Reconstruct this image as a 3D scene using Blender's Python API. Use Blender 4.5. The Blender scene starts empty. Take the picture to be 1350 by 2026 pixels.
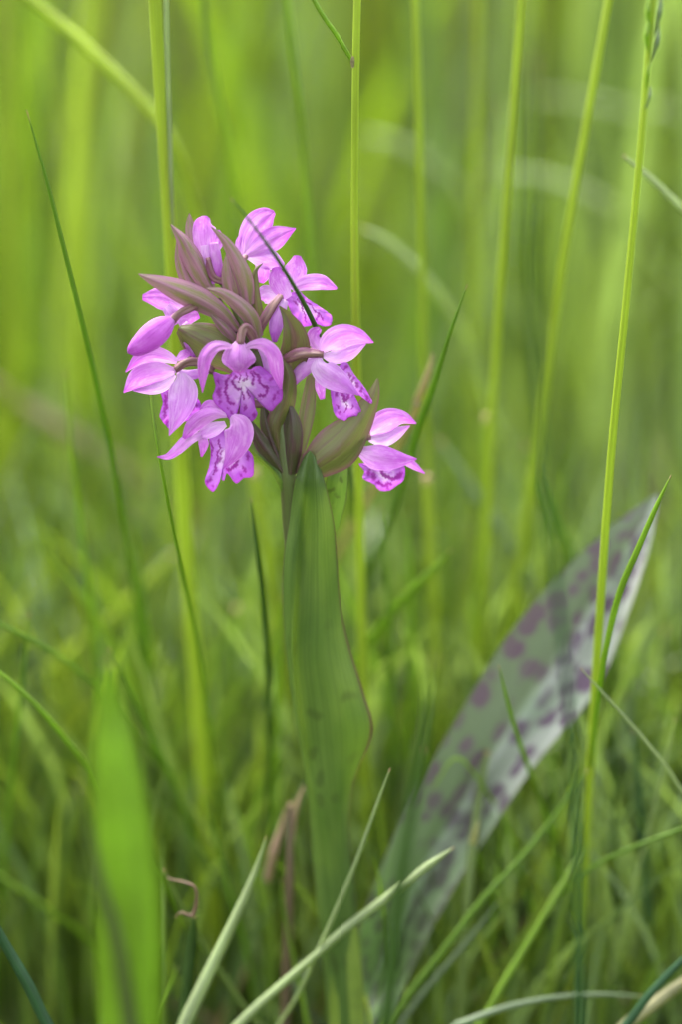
import bpy, math, random
import numpy as np
from mathutils import Vector, Matrix

random.seed(7); np.random.seed(7)
scn = bpy.context.scene
COL = scn.collection

# ------------------------------------------------------------------ camera
PITCH = math.radians(18.0)
LENS, SENS = 60.0, 22.3
FOC = 0.500                                   # metres to the plane of focus
PX = FOC * SENS / LENS / 2026.0               # metres per photograph pixel at the plane of focus
TP = math.tan(PITCH)
FWD = Vector((0, math.cos(PITCH), -math.sin(PITCH)))
UP = Vector((0, math.sin(PITCH), math.cos(PITCH)))
RIGHT = Vector((1, 0, 0))
_off = FWD * FOC + UP * ((1013 - 750) * PX) + RIGHT * ((570 - 675) * PX)
CAM = Vector((-_off.x, -_off.y, 0.292))
cd = bpy.data.cameras.new('camera'); cam = bpy.data.objects.new('camera', cd); COL.objects.link(cam)
cam.location = CAM
cam.rotation_euler = (math.radians(90) - PITCH, 0, 0)
cd.sensor_fit = 'VERTICAL'; cd.sensor_height = SENS; cd.sensor_width = 14.9; cd.lens = LENS
cd.clip_start = 0.01; cd.clip_end = 500
cd.dof.use_dof = True; cd.dof.focus_distance = FOC - 0.003; cd.dof.aperture_fstop = 2.8
cd.dof.aperture_blades = 8
scn.camera = cam

# ------------------------------------------------------------------ light
SUN_EL, SUN_AZ = 62.0, -32.0                   # azimuth: degrees clockwise from +Y (away from the camera)
w = bpy.data.worlds.new('World'); scn.world = w; w.use_nodes = True
nt = w.node_tree; nt.nodes.clear()
sky = nt.nodes.new('ShaderNodeTexSky'); sky.sky_type = 'NISHITA'; sky.sun_disc = False
sky.sun_elevation = math.radians(SUN_EL); sky.sun_rotation = math.radians(SUN_AZ)
sky.air_density = 0.8; sky.dust_density = 4.0; sky.ozone_density = 0.4
bg = nt.nodes.new('ShaderNodeBackground'); bg.inputs['Strength'].default_value = 0.15
wo = nt.nodes.new('ShaderNodeOutputWorld')
hs = nt.nodes.new('ShaderNodeHueSaturation'); hs.inputs['Saturation'].default_value = 0.30     # thin bright overcast
nt.links.new(sky.outputs[0], hs.inputs['Color']); nt.links.new(hs.outputs[0], bg.inputs[0]); nt.links.new(bg.outputs[0], wo.inputs[0])
sd = bpy.data.lights.new('sun', 'SUN'); sun = bpy.data.objects.new('sun', sd); COL.objects.link(sun)
sd.energy = 1.5; sd.angle = math.radians(20); sd.color = (1.0, 0.965, 0.91)
_e, _a = math.radians(SUN_EL), math.radians(SUN_AZ)
_dir = Vector((math.sin(_a) * math.cos(_e), math.cos(_a) * math.cos(_e), math.sin(_e)))
sun.rotation_euler = _dir.to_track_quat('Z', 'Y').to_euler()
scn.view_settings.view_transform = 'Standard'; scn.view_settings.look = 'None'
scn.view_settings.exposure = 2.35; scn.view_settings.gamma = 1.0
scn.render.engine = 'CYCLES'
scn.cycles.max_bounces = 5; scn.cycles.diffuse_bounces = 4; scn.cycles.transmission_bounces = 3
scn.cycles.use_denoising = True; scn.cycles.adaptive_threshold = 0.02

# ------------------------------------------------------------------ pixel helpers: a place in the photograph + a real distance
def P(px, py, d=0.0):                         # d metres behind the plane of focus
    s = (FOC + d) / FOC * PX
    return CAM + FWD * (FOC + d) + RIGHT * ((px - 675) * s) + UP * ((1013 - py) * s)

def at(px, py, Y=0.0):                        # Y millimetres behind the orchid's own upright plane
    r = FWD * FOC + RIGHT * ((px - 675) * PX) + UP * ((1013 - py) * PX)
    return CAM + r * ((Y * 0.001 - CAM.y) / r.y)

def lean(py):                                 # depth of the orchid's axis: the head leans back a little
    if py < 950: return 0.5 * TP * (py - 750) * PX
    return (0.5 * TP * 200 + TP * (py - 950)) * PX

def H(p):                                     # orchid space: x, y photograph pixels, z pixels towards the viewer
    return P(p[0], p[1], lean(p[1]) - p[2] * PX)

def scale_at(v):                              # metres per pixel at a world point
    return (v - CAM).dot(FWD) / FOC * PX

# ------------------------------------------------------------------ mesh helpers
def catmull(pts, n):
    pts = np.array(pts, float)
    if len(pts) == 1: return np.repeat(pts, n, 0)
    m = len(pts) - 1
    ext = np.vstack([2 * pts[0] - pts[1], pts, 2 * pts[-1] - pts[-2]])
    out = []
    for i in range(n):
        t = i / (n - 1) * m
        k = min(int(t), m - 1); f = t - k
        a, b, c, d = ext[k], ext[k + 1], ext[k + 2], ext[k + 3]
        out.append(0.5 * ((2 * b) + (-a + c) * f + (2 * a - 5 * b + 4 * c - d) * f * f + (-a + 3 * b - 3 * c + d) * f ** 3))
    return np.array(out)

def lin(vals, n):
    vals = np.array(vals, float)
    if vals.ndim == 0: return np.repeat(vals, n)
    return np.maximum(catmull(vals[:, None], n)[:, 0], 0)

def mesh_obj(name, verts, faces, mat, parent=None, uv=None, attrs=None, smooth=True, solid=0):
    me = bpy.data.meshes.new(name)
    me.from_pydata([tuple(v) for v in verts], [], faces)
    if uv is not None:
        l = me.uv_layers.new(name='UVMap')
        idx = np.empty(len(me.loops), np.int32); me.loops.foreach_get('vertex_index', idx)
        l.data.foreach_set('uv', np.array(uv, np.float32)[idx].ravel())
    for k, a in (attrs or {}).items():
        at_ = me.attributes.new(k, 'FLOAT', 'POINT'); at_.data.foreach_set('value', np.array(a, np.float32))
    if smooth: me.polygons.foreach_set('use_smooth', [True] * len(me.polygons))
    me.materials.append(mat); me.update()
    o = bpy.data.objects.new(name, me); COL.objects.link(o)
    if parent is not None: o.parent = parent
    if solid:
        md = o.modifiers.new('thickness', 'SOLIDIFY'); md.thickness = solid; md.offset = 0
    return o

def grid_faces(nu, nv, wrap=False):
    f = []
    for i in range(nu - 1):
        for j in range(nv if wrap else nv - 1):
            a, b = i * nv + j, i * nv + (j + 1) % nv
            f.append((a, b, b + nv, a + nv))
    return f

def nrm(v):
    return v / (np.linalg.norm(v) + 1e-12)

def frames(sp, hint, roll):
    n = len(sp); S = []; N = []
    for i in range(n):
        T = nrm(sp[min(i + 1, n - 1)] - sp[max(i - 1, 0)])
        s = np.cross(hint, T)
        if np.linalg.norm(s) < 0.15: s = np.cross(hint + np.array([0.3, 0.5, 0]), T)
        s = nrm(s); nn = nrm(np.cross(T, s))
        r = math.radians(roll[i]); c, q = math.cos(r), math.sin(r)
        S.append(s * c + nn * q); N.append(nn * c - s * q)
    return np.array(S), np.array(N)

def sheet(name, spine, w, mat, parent, cup=0.35, keel=0.0, roll=0, hint=(0, 0, 1), nu=22, nv=13, wr=None, ruffle=0.08, solid=0, ripple=0.07, curl=0.5):
    """a petal, sepal, bract: a curved sheet along a spine, orchid space; v runs across; z towards the viewer"""
    sp = catmull(spine, nu); sp[:, 1] *= -1            # make y point up
    wl = lin(w, nu); wr_ = lin(wr, nu) if wr is not None else wl
    S, N = frames(sp, np.array(hint, float), lin_signed(roll, nu))
    if N[nu // 2][2] < 0: pass
    V = []; U = []
    ph = random.random() * 6
    for i in range(nu):
        for j in range(nv):
            v = -1 + 2 * j / (nv - 1)
            ww = wl[i] if v < 0 else wr_[i]
            u = i / (nu - 1)
            k = curl * ww * max(0.0, abs(v) - 0.72) - cup * ww * v * v - keel * 1.3 * ww * math.sqrt(v * v + 0.002) + ruffle * ww * v * v * math.sin(u * 11 + ph + v * 2) + ripple * ww * math.sin(v * 5 + ph) * math.sin(u * 3.1)
            p = sp[i] + S[i] * v * ww + N[i] * k
            V.append(H((p[0], -p[1], p[2]))); U.append((u, (v + 1) / 2))
    return mesh_obj(name, V, grid_faces(nu, nv), mat, parent, U, solid=solid)

def lin_signed(vals, n):
    vals = np.array(vals, float)
    if vals.ndim == 0: return np.repeat(vals, n)
    return catmull(vals[:, None], n)[:, 0]

def tube(name, spine, rad, mat, parent, nu=16, ns=12, flat=1.0, groove=0.0):
    sp = catmull(spine, nu); sp[:, 1] *= -1
    r = lin(rad, nu)
    if name == 'ovary': groove = 0.38; ns = 24; r = r * 0.95
    S, N = frames(sp, np.array((0.05, 0, 1.0)), np.zeros(nu))
    V = []; U = []
    for i in range(nu):
        for j in range(ns):
            a = 2 * math.pi * j / ns
            rr = r[i] * (1 - groove * (0.5 + 0.5 * math.cos(3 * a + i * (0.30 if name == 'ovary' else 0.12))) ** 2)
            p = sp[i] + S[i] * math.cos(a) * rr + N[i] * math.sin(a) * rr * flat
            V.append(H((p[0], -p[1], p[2]))); U.append((i / (nu - 1), j / ns))
    f = grid_faces(nu, ns, True)
    f.append(tuple(range(ns))[::-1]); f.append(tuple((nu - 1) * ns + k for k in range(ns)))
    return mesh_obj(name, V, f, mat, parent, U)

def seg_dist(p, a, b):
    a = np.array(a, float); b = np.array(b, float); d = b - a
    t = np.clip(((p - a) @ d) / (d @ d + 1e-9), 0, 1)
    return np.linalg.norm(p - (a + t[:, None] * d), axis=1)

def lip(name, centre, outline, z, mat, parent, strokes=(), dots=(), bulge=12, zoom=None, nr=40, tiltx=0.0, tilty=0.0):
    """a lobed lip: fan from an inner point to a traced edge, bowed in depth, markings stored per vertex"""
    if zoom:
        fx = lambda q: (zoom[0] + q[0] / zoom[2], zoom[1] + q[1] / zoom[2])
        centre = fx(centre); outline = [fx(q) for q in outline]
        strokes = [([fx(q) for q in s], wd / zoom[2]) for s, wd in strokes]; dots = [(fx(q), rd / zoom[2]) for q, rd in dots]
    o = np.array(outline); nb = len(o) * 8
    ext = np.vstack([o[-1:], o, o[:2]])
    B = []
    for k in range(len(o)):
        a, b, c, d = ext[k], ext[k + 1], ext[k + 2], ext[k + 3]
        for q in range(8):
            f = q / 8
            cm = 0.5 * ((2 * b) + (-a + c) * f + (2 * a - 5 * b + 4 * c - d) * f * f + (-a + 3 * b - 3 * c + d) * f ** 3)
            B.append(0.75 * cm + 0.25 * (b + (c - b) * f) + np.random.normal(0, 0.25, 2))
    B = np.array(B); c = np.array(centre)
    xy = [c]; uu = [(0, 0.5)]; rr = [0]
    for i in range(1, nr + 1):
        for j in range(nb):
            t = i / nr
            xy.append(c + (B[j] - c) * t); uu.append((t, j / nb)); rr.append(t)
    xy = np.array(xy); rr = np.array(rr)
    ang = np.array([0] + [2 * math.pi * j / nb for _ in range(nr) for j in range(nb)])
    zz = z - bulge * rr ** 2 + 2.6 * rr ** 3 * np.sin(ang * 9 + c[0]) + (xy[:, 0] - c[0]) * tiltx + (xy[:, 1] - c[1]) * tilty
    faces = []
    for j in range(nb):
        faces.append((0, 1 + j, 1 + (j + 1) % nb))
    for i in range(nr - 1):
        for j in range(nb):
            a = 1 + i * nb + j; b = 1 + i * nb + (j + 1) % nb
            faces.append((a, a + nb, b + nb, b))
    mark = np.zeros(len(xy))
    jit = xy + np.stack([np.sin(xy[:, 1] * 0.9 + xy[:, 0] * 0.4) * 0.9 + np.sin(xy[:, 1] * 0.31) * 1.3, np.cos(xy[:, 0] * 1.1 - xy[:, 1] * 0.3) * 0.9 + np.sin(xy[:, 0] * 0.37) * 1.3], 1)
    for s, wd in strokes:
        sm = catmull(s, 5 * len(s))
        for a, b in zip(sm[:-1], sm[1:]):
            mark = np.maximum(mark, np.clip(2.2 - 1.7 * seg_dist(jit, a, b) / (wd / 2), 0, 1))
    for q, rd in dots:
        da = random.uniform(-0.6, 0.6); e = (jit - np.array(q)) @ np.array([[math.cos(da), math.sin(da)], [-math.sin(da), math.cos(da)]]) * np.array([1.45, 0.65])
        mark = np.maximum(mark, np.clip(2.2 - 1.7 * np.linalg.norm(e, axis=1) / rd, 0, 1) * 0.9)
    V = [H((p[0], p[1], q)) for p, q in zip(xy, zz)]
    return mesh_obj(name, V, faces, mat, parent, uu, {'mark': mark})

def loft(name, rows, mat, parent, nu=40, nv=17, solid=0):
    """a leaf through rows of points (orchid space), tip first"""
    k = len(rows[0]); R = np.array(rows, float)
    cols = np.stack([catmull(R[:, j], nu) for j in range(k)], 1)
    V = []; U = []
    for i in range(nu):
        line = catmull(cols[i], nv)
        for j in range(nv):
            V.append(H(line[j])); U.append((i / (nu - 1), j / (nv - 1)))
    return mesh_obj(name, V, grid_faces(nu, nv), mat, parent, U, solid=solid)

def empty(name, loc, parent=None):
    o = bpy.data.objects.new(name, None); COL.objects.link(o)
    o.empty_display_size = 0.005
    if parent is None: o.location = loc
    else: o.parent = parent
    return o

def tag(o, label, cat, group=None, kind=None):
    if label: o['label'] = label
    if cat: o['category'] = cat
    if group: o['group'] = group
    if kind: o['kind'] = kind
    return o

# ------------------------------------------------------------------ materials
class NT:
    def __init__(s, name):
        s.m = bpy.data.materials.new(name); s.m.use_nodes = True
        s.t = s.m.node_tree; s.t.nodes.clear()
    def n(s, typ, **kw):
        x = s.t.nodes.new(typ)
        for k, v in kw.items():
            if k.startswith('i_'):
                key = k[2:]; key = int(key) if key.isdigit() else key.replace('_', ' ')
                if hasattr(v, 'is_linked') or isinstance(v, bpy.types.NodeSocket): s.t.links.new(v, x.inputs[key])
                else: x.inputs[key].default_value = v
            else: setattr(x, k, v)
        return x
    def math(s, op, a, b=None, clamp=False):
        x = s.t.nodes.new('ShaderNodeMath'); x.operation = op; x.use_clamp = clamp
        for i, v in enumerate((a, b)):
            if v is None: continue
            if isinstance(v, bpy.types.NodeSocket): s.t.links.new(v, x.inputs[i])
            else: x.inputs[i].default_value = v
        return x.outputs[0]
    def mix(s, f, a, b, blend='MIX'):
        x = s.t.nodes.new('ShaderNodeMix'); x.data_type = 'RGBA'; x.blend_type = blend
        for i, v in ((0, f), (6, a), (7, b)):
            if isinstance(v, bpy.types.NodeSocket): s.t.links.new(v, x.inputs[i])
            elif i == 0: x.inputs[0].default_value = v
            else: x.inputs[i].default_value = (*v, 1) if len(v) == 3 else v
        return x.outputs[2]
    def ramp(s, fac, stops, interp='LINEAR'):
        x = s.t.nodes.new('ShaderNodeValToRGB'); x.color_ramp.interpolation = interp
        e = x.color_ramp.elements
        while len(e) < len(stops): e.new(0.5)
        for el, (p, c) in zip(e, stops):
            el.position = p; el.color = (*c, 1) if len(c) == 3 else c
        s.t.links.new(fac, x.inputs[0]); return x.outputs[0]
    def sep_uv(s):
        u = s.t.nodes.new('ShaderNodeUVMap'); x = s.t.nodes.new('ShaderNodeSeparateXYZ')
        s.t.links.new(u.outputs[0], x.inputs[0]); return x.outputs[0], x.outputs[1]
    def comb(s, x, y, z=0.0):
        c = s.t.nodes.new('ShaderNodeCombineXYZ')
        for i, v in enumerate((x, y, z)):
            if isinstance(v, bpy.types.NodeSocket): s.t.links.new(v, c.inputs[i])
            else: c.inputs[i].default_value = v
        return c.outputs[0]
    def noise(s, vec, scale, detail=3.0, rough=0.5):
        x = s.t.nodes.new('ShaderNodeTexNoise'); s.t.links.new(vec, x.inputs['Vector'])
        x.inputs['Scale'].default_value = scale; x.inputs['Detail'].default_value = detail; x.inputs['Roughness'].default_value = rough
        return x.outputs['Fac']
    def rnd(s):
        return s.t.nodes.new('ShaderNodeObjectInfo').outputs['Random']
    def finish(s, col, rough, trans=0.3, tcol=None, spec=0.35, bump=None, bstr=0.2, bdist=0.0002, sheen=0.0):
        p = s.t.nodes.new('ShaderNodeBsdfPrincipled'); s.t.links.new(col, p.inputs['Base Color'])
        if isinstance(rough, bpy.types.NodeSocket): s.t.links.new(rough, p.inputs['Roughness'])
        else: p.inputs['Roughness'].default_value = rough
        p.inputs['Specular IOR Level'].default_value = spec
        p.inputs['Sheen Weight'].default_value = sheen
        out = s.t.nodes.new('ShaderNodeOutputMaterial')
        tr = s.t.nodes.new('ShaderNodeBsdfTranslucent'); s.t.links.new(tcol if tcol is not None else col, tr.inputs[0])
        if bump is not None:
            b = s.t.nodes.new('ShaderNodeBump'); b.inputs['Strength'].default_value = bstr; b.inputs['Distance'].default_value = bdist
            s.t.links.new(bump, b.inputs['Height'])
            s.t.links.new(b.outputs[0], p.inputs['Normal'])
        mx = s.t.nodes.new('ShaderNodeMixShader'); mx.inputs[0].default_value = trans
        s.t.links.new(p.outputs[0], mx.inputs[1]); s.t.links.new(tr.outputs[0], mx.inputs[2])
        s.t.links.new(mx.outputs[0], out.inputs[0])
        return s.m

def petal_material(name, base, mid, tip, vein, marks=False):
    t = NT(name); u, v = t.sep_uv(); r = t.rnd()
    off = t.math('MULTIPLY', r, 37.0)
    veins = t.noise(t.comb(t.math('MULTIPLY', u, 1.3), t.math('MULTIPLY', v, 9.0), off), 1.6, 4, 0.6)
    blot = t.noise(t.comb(t.math('MULTIPLY', u, 2.2), t.math('MULTIPLY', v, 2.4), off), 1.4, 3, 0.55)
    uu = t.math('ADD', u, t.math('MULTIPLY', t.math('SUBTRACT', blot, 0.5), 0.9))
    c = t.ramp(uu, [(0.0, base), (0.45, mid), (1.0, tip)])
    vf = t.math('MULTIPLY', t.math('SUBTRACT', veins, 0.46, True), 3.2, True)
    c = t.mix(t.math('MULTIPLY', vf, 0.6), c, vein)
    fv = t.noise(t.comb(t.math('MULTIPLY', u, 1.6), t.math('MULTIPLY', v, 30.0), off), 1.4, 2, 0.5)
    c = t.mix(t.math('MULTIPLY', t.math('SUBTRACT', fv, 0.52, True), 2.6, True), c, vein)
    wash = t.noise(t.comb(t.math('MULTIPLY', u, 3.4), t.math('MULTIPLY', v, 3.8), t.math('ADD', off, 9.0)), 1.5, 5, 0.65)
    c = t.mix(t.math('MULTIPLY', t.math('SUBTRACT', wash, 0.50, True), 3.0, True), c, base)
    e = t.math('ABSOLUTE', t.math('SUBTRACT', v, 0.5))
    if not marks:
        c = t.mix(t.math('MULTIPLY', t.math('SUBTRACT', e, 0.455, True), 12.0, True), c, base)
        c = t.mix(t.math('MULTIPLY', t.math('SUBTRACT', u, 0.90, True), 6.0, True), c, vein)
    else:
        a = t.n('ShaderNodeAttribute', attribute_name='mark')
        # the lip is palest in the middle and deepens to its lobes
        c = t.ramp(uu, [(0.0, base), (0.45, mid), (1.0, tip)])
        nz = t.noise(t.n('ShaderNodeTexCoord').outputs['Object'], 900, 4, 0.65)
        blm = t.math('MULTIPLY', t.math('SUBTRACT', nz, 0.57, True), 5.0, True)
        m2 = t.math('MAXIMUM', t.math('MULTIPLY', a.outputs['Fac'], 0.92), t.math('MULTIPLY', blm, 0.55))
        c = t.mix(m2, c, (0.24, 0.008, 0.24))
        c = t.mix(t.math('MULTIPLY', t.math('SUBTRACT', u, 0.955, True), 14.0, True), c, (0.30, 0.02, 0.25))
    oc = t.n('ShaderNodeTexCoord').outputs['Object']
    fine = t.noise(oc, 5200, 2, 0.5); big = t.noise(oc, 420, 3, 0.5)
    bm = t.math('ADD', t.math('MULTIPLY', fine, 0.3), t.math('ADD', t.math('MULTIPLY', t.math('ADD', veins, fv), 0.6), t.math('MULTIPLY', big, 1.6)))
    return t.finish(c, 0.55, 0.42, spec=0.22, bump=bm, bstr=0.6, bdist=0.0006, sheen=0.15)

M = {}
M['petal'] = petal_material('petal_magenta', (0.80, 0.44, 0.84), (0.68, 0.25, 0.76), (0.52, 0.10, 0.60), (0.48, 0.07, 0.55))
M['pale'] = petal_material('petal_pale', (0.82, 0.56, 0.87), (0.72, 0.37, 0.81), (0.57, 0.17, 0.68), (0.52, 0.14, 0.62))
M['deep'] = petal_material('petal_deep', (0.70, 0.30, 0.76), (0.58, 0.17, 0.64), (0.46, 0.07, 0.52), (0.40, 0.04, 0.46))
M['lip'] = petal_material('lip_marked', (0.82, 0.60, 0.86), (0.56, 0.20, 0.70), (0.40, 0.07, 0.54), (0.40, 0.05, 0.46), True)

def bract_material(name, green, purple, edge, balance, trans=0.22):
    t = NT(name); u, v = t.sep_uv(); off = t.math('MULTIPLY', t.rnd(), 41.0)
    n1 = t.noise(t.comb(t.math('MULTIPLY', u, 2.0), t.math('MULTIPLY', v, 2.6), off), 1.5, 4, 0.6)
    lines = t.noise(t.comb(t.math('MULTIPLY', u, 0.8), t.math('MULTIPLY', v, 9.0), off), 1.5, 4, 0.6)
    f = t.math('MULTIPLY', t.math('SUBTRACT', t.math('ADD', t.math('MULTIPLY', n1, 0.75), t.math('MULTIPLY', lines, 0.35)), balance), 5.0, True)
    e = t.math('ABSOLUTE', t.math('SUBTRACT', v, 0.5))
    rim = t.math('MULTIPLY', t.math('ABSOLUTE', t.math('SUBTRACT', e, 0.24)), 3.6)      # purple along the keel and rims, greener between
    f = t.math('SUBTRACT', t.math('ADD', f, rim), 0.42, True)
    c = t.mix(f, green, purple)
    c = t.mix(t.math('MULTIPLY', t.math('SUBTRACT', e, 0.42, True), 8.0, True), c, edge)
    c = t.mix(t.math('MULTIPLY', t.math('SUBTRACT', lines, 0.54, True), 3.4, True), c, t.mix(0.65, purple, (0.04, 0.02, 0.02)))
    fl = t.noise(t.comb(t.math('MULTIPLY', u, 1.0), t.math('MULTIPLY', v, 30.0), off), 1.5, 2, 0.5)
    c = t.mix(t.math('MULTIPLY', t.math('SUBTRACT', fl, 0.54, True), 1.6, True), c, t.mix(0.5, purple, (0.04, 0.02, 0.02)))
    oc = t.n('ShaderNodeTexCoord').outputs['Object']
    bm = t.math('ADD', t.math('MULTIPLY', lines, 1.5), t.math('MULTIPLY', t.noise(oc, 4000, 2), 0.4))
    return t.finish(c, 0.38, trans, spec=0.6, bump=bm, bstr=0.5, bdist=0.0003)

M['bract'] = bract_material('bract_purple', (0.17, 0.155, 0.055), (0.29, 0.14, 0.195), (0.30, 0.09, 0.20), 0.42, 0.14)
M['bract_green'] = bract_material('bract_green', (0.13, 0.14, 0.035), (0.15, 0.085, 0.06), (0.17, 0.045, 0.09), 0.50, 0.26)
M['bract_dark'] = bract_material('bract_dark', (0.055, 0.055, 0.02), (0.065, 0.026, 0.03), (0.12, 0.03, 0.07), 0.5, 0.12)  # own dark brown, with shade inside the flower head put into the colour
M['ovary'] = bract_material('ovary_skin', (0.22, 0.12, 0.10), (0.24, 0.07, 0.15), (0.30, 0.10, 0.22), 0.47, 0.1)

def leaf_material(name, base, pale, spot, spot_amt, edge, rough=0.4, trans=0.3, sx=5.0, sy=1.6, u0=0.0, spec=0.5, tmul=(1.5, 1.35, 0.3), thr=0.36, foot=None, half=None):
    t = NT(name); u, v = t.sep_uv()
    lines = t.noise(t.comb(t.math('MULTIPLY', u, 0.6), t.math('MULTIPLY', v, 22.0)), 1.6, 3, 0.5)
    n1 = t.noise(t.comb(t.math('MULTIPLY', u, 5.0), t.math('MULTIPLY', v, 2.0)), 1.4, 3, 0.5)
    c = t.mix(t.math('MULTIPLY', t.math('SUBTRACT', n1, 0.35, True), 2.4, True), base, pale)
    if half is not None: c = t.mix(t.math('MULTIPLY', t.math('SUBTRACT', t.math('ADD', 0.50, t.math('MULTIPLY', t.math('SUBTRACT', n1, 0.5), 0.2)), v), 9.0, True), c, half)  # left half darker: shade of the side turned away, put into the colour
    if foot is not None: c = t.mix(t.math('MULTIPLY', t.math('SUBTRACT', u, 0.42, True), 2.6, True), c, foot)
    wob = t.noise(t.comb(t.math('MULTIPLY', u, 14.0), t.math('MULTIPLY', v, 5.0)), 1.0, 2)
    vor = t.t.nodes.new('ShaderNodeTexVoronoi')
    t.t.links.new(t.comb(t.math('ADD', t.math('MULTIPLY', u, sx * 3.0), t.math('MULTIPLY', wob, 0.9)), t.math('ADD', t.math('MULTIPLY', v, sy * 2.0), t.math('MULTIPLY', wob, 0.7))), vor.inputs['Vector'])
    vor.inputs['Scale'].default_value = 1.0
    sep = t.t.nodes.new('ShaderNodeSeparateXYZ'); t.t.links.new(vor.outputs['Color'], sep.inputs[0])
    size = t.math('ADD', t.math('MULTIPLY', sep.outputs[0], 0.22), thr - 0.14)
    sp = t.math('MULTIPLY', t.math('SUBTRACT', size, vor.outputs['Distance']), 5.5, True)
    keep = t.math('MULTIPLY', t.math('SUBTRACT', u, u0), 9.0, True)
    if foot is not None: spot = t.mix(t.math('MULTIPLY', t.math('SUBTRACT', u, 0.45, True), 3.0, True), spot, (0.055, 0.075, 0.025))
    c = t.mix(t.math('MULTIPLY', t.math('MULTIPLY', sp, keep), spot_amt), c, spot)
    dk = t.mix(0.45, base, (0.01, 0.02, 0.005))
    c = t.mix(t.math('MULTIPLY', t.math('SUBTRACT', lines, 0.48, True), 2.4, True), c, dk)
    fine = t.noise(t.comb(t.math('MULTIPLY', u, 1.5), t.math('MULTIPLY', v, 60.0)), 1.6, 2, 0.5)
    c = t.mix(t.math('MULTIPLY', t.math('SUBTRACT', fine, 0.5, True), 1.8, True), c, dk)
    spk = t.noise(t.n('ShaderNodeTexCoord').outputs['Object'], 1500, 2, 0.5)
    c = t.mix(t.math('MULTIPLY', t.math('SUBTRACT', spk, 0.70, True), 6.0, True), c, pale)
    e = t.math('ABSOLUTE', t.math('SUBTRACT', v, 0.5))
    c = t.mix(t.math('MULTIPLY', t.math('SUBTRACT', e, 0.475, True), 60.0, True), c, edge)
    tc = t.mix(1.0, c, tmul, 'MULTIPLY')
    oc = t.n('ShaderNodeTexCoord').outputs['Object']
    bm = t.math('ADD', t.math('MULTIPLY', lines, 1.2), t.math('MULTIPLY', t.noise(oc, 2500, 3), 0.5))
    return t.finish(c, rough, trans, tcol=tc, spec=spec, bump=bm, bstr=0.4, bdist=0.0003)

M['leaf'] = leaf_material('leaf_green', (0.068, 0.130, 0.024), (0.120, 0.195, 0.046), (0.045, 0.07, 0.018), 0.6, (0.06, 0.035, 0.03), u0=0.33, sx=9.0, sy=2.0, trans=0.28, rough=0.30)
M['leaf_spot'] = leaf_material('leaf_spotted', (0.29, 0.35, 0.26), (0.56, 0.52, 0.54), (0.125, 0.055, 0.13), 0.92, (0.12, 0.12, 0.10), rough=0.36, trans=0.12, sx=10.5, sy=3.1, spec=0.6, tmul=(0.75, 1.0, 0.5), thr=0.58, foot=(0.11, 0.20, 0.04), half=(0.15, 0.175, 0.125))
M['leaf_under'] = leaf_material('leaf_back', (0.10, 0.20, 0.035), (0.15, 0.25, 0.05), (0.05, 0.07, 0.02), 0.8, (0.05, 0.04, 0.03), sx=5.0, sy=1.2, trans=0.15)
M['sheath'] = leaf_material('sheath_green', (0.16, 0.24, 0.03), (0.22, 0.30, 0.05), (0.1, 0.14, 0.03), 0.3, (0.16, 0.24, 0.04), trans=0.2)
M['stem'] = bract_material('stem_skin', (0.075, 0.10, 0.025), (0.065, 0.055, 0.025), (0.06, 0.07, 0.025), 0.56, 0.0)

def blade_material(name, trans, rough):
    t = NT(name); u, v = t.sep_uv()
    oi = t.t.nodes.new('ShaderNodeObjectInfo'); off = t.math('MULTIPLY', oi.outputs['Random'], 53.0)
    lines = t.noise(t.comb(t.math('MULTIPLY', u, 1.2), t.math('MULTIPLY', v, 12.0), off), 1.5, 3)
    n1 = t.noise(t.comb(t.math('MULTIPLY', u, 7.0), t.math('MULTIPLY', v, 1.0), off), 1.0, 3)
    g = t.math('ADD', t.math('MULTIPLY', lines, 0.7), t.math('MULTIPLY', n1, 0.7))
    g = t.math('ADD', t.math('MULTIPLY', t.math('SUBTRACT', g, 0.7), 1.3), 1.0)
    c = t.mix(1.0, oi.outputs['Color'], t.comb(g, g, g), 'MULTIPLY')
    c = t.mix(t.math('MULTIPLY', t.math('SUBTRACT', 0.022, u, True), 60.0, True), c, (0.30, 0.20, 0.10))
    tc = t.mix(1.0, c, (1.15, 1.15, 0.35), 'MULTIPLY')
    return t.finish(c, rough, trans, tcol=tc, spec=0.5, bump=lines, bstr=0.5, bdist=0.0002)
M['blade'] = blade_material('grass_blade_skin', 0.42, 0.36)
M['stalk'] = blade_material('grass_stalk_skin', 0.25, 0.40)
M['dry'] = blade_material('dry_skin', 0.2, 0.6)

def field_material(name, trans, rough):
    t = NT(name)
    a = t.n('ShaderNodeAttribute', attribute_name='tint')
    n1 = t.noise(t.n('ShaderNodeTexCoord').outputs['Object'], 60, 3)
    g = t.math('ADD', t.math('MULTIPLY', n1, 0.8), 0.6)
    c = t.mix(1.0, a.outputs['Color'], t.comb(g, g, g), 'MULTIPLY')
    tc = t.mix(1.0, c, (1.15, 1.15, 0.35), 'MULTIPLY')
    return t.finish(c, rough, trans, tcol=tc, spec=0.5)
M['field'] = field_material('field_grass', 0.45, 0.38)

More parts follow.
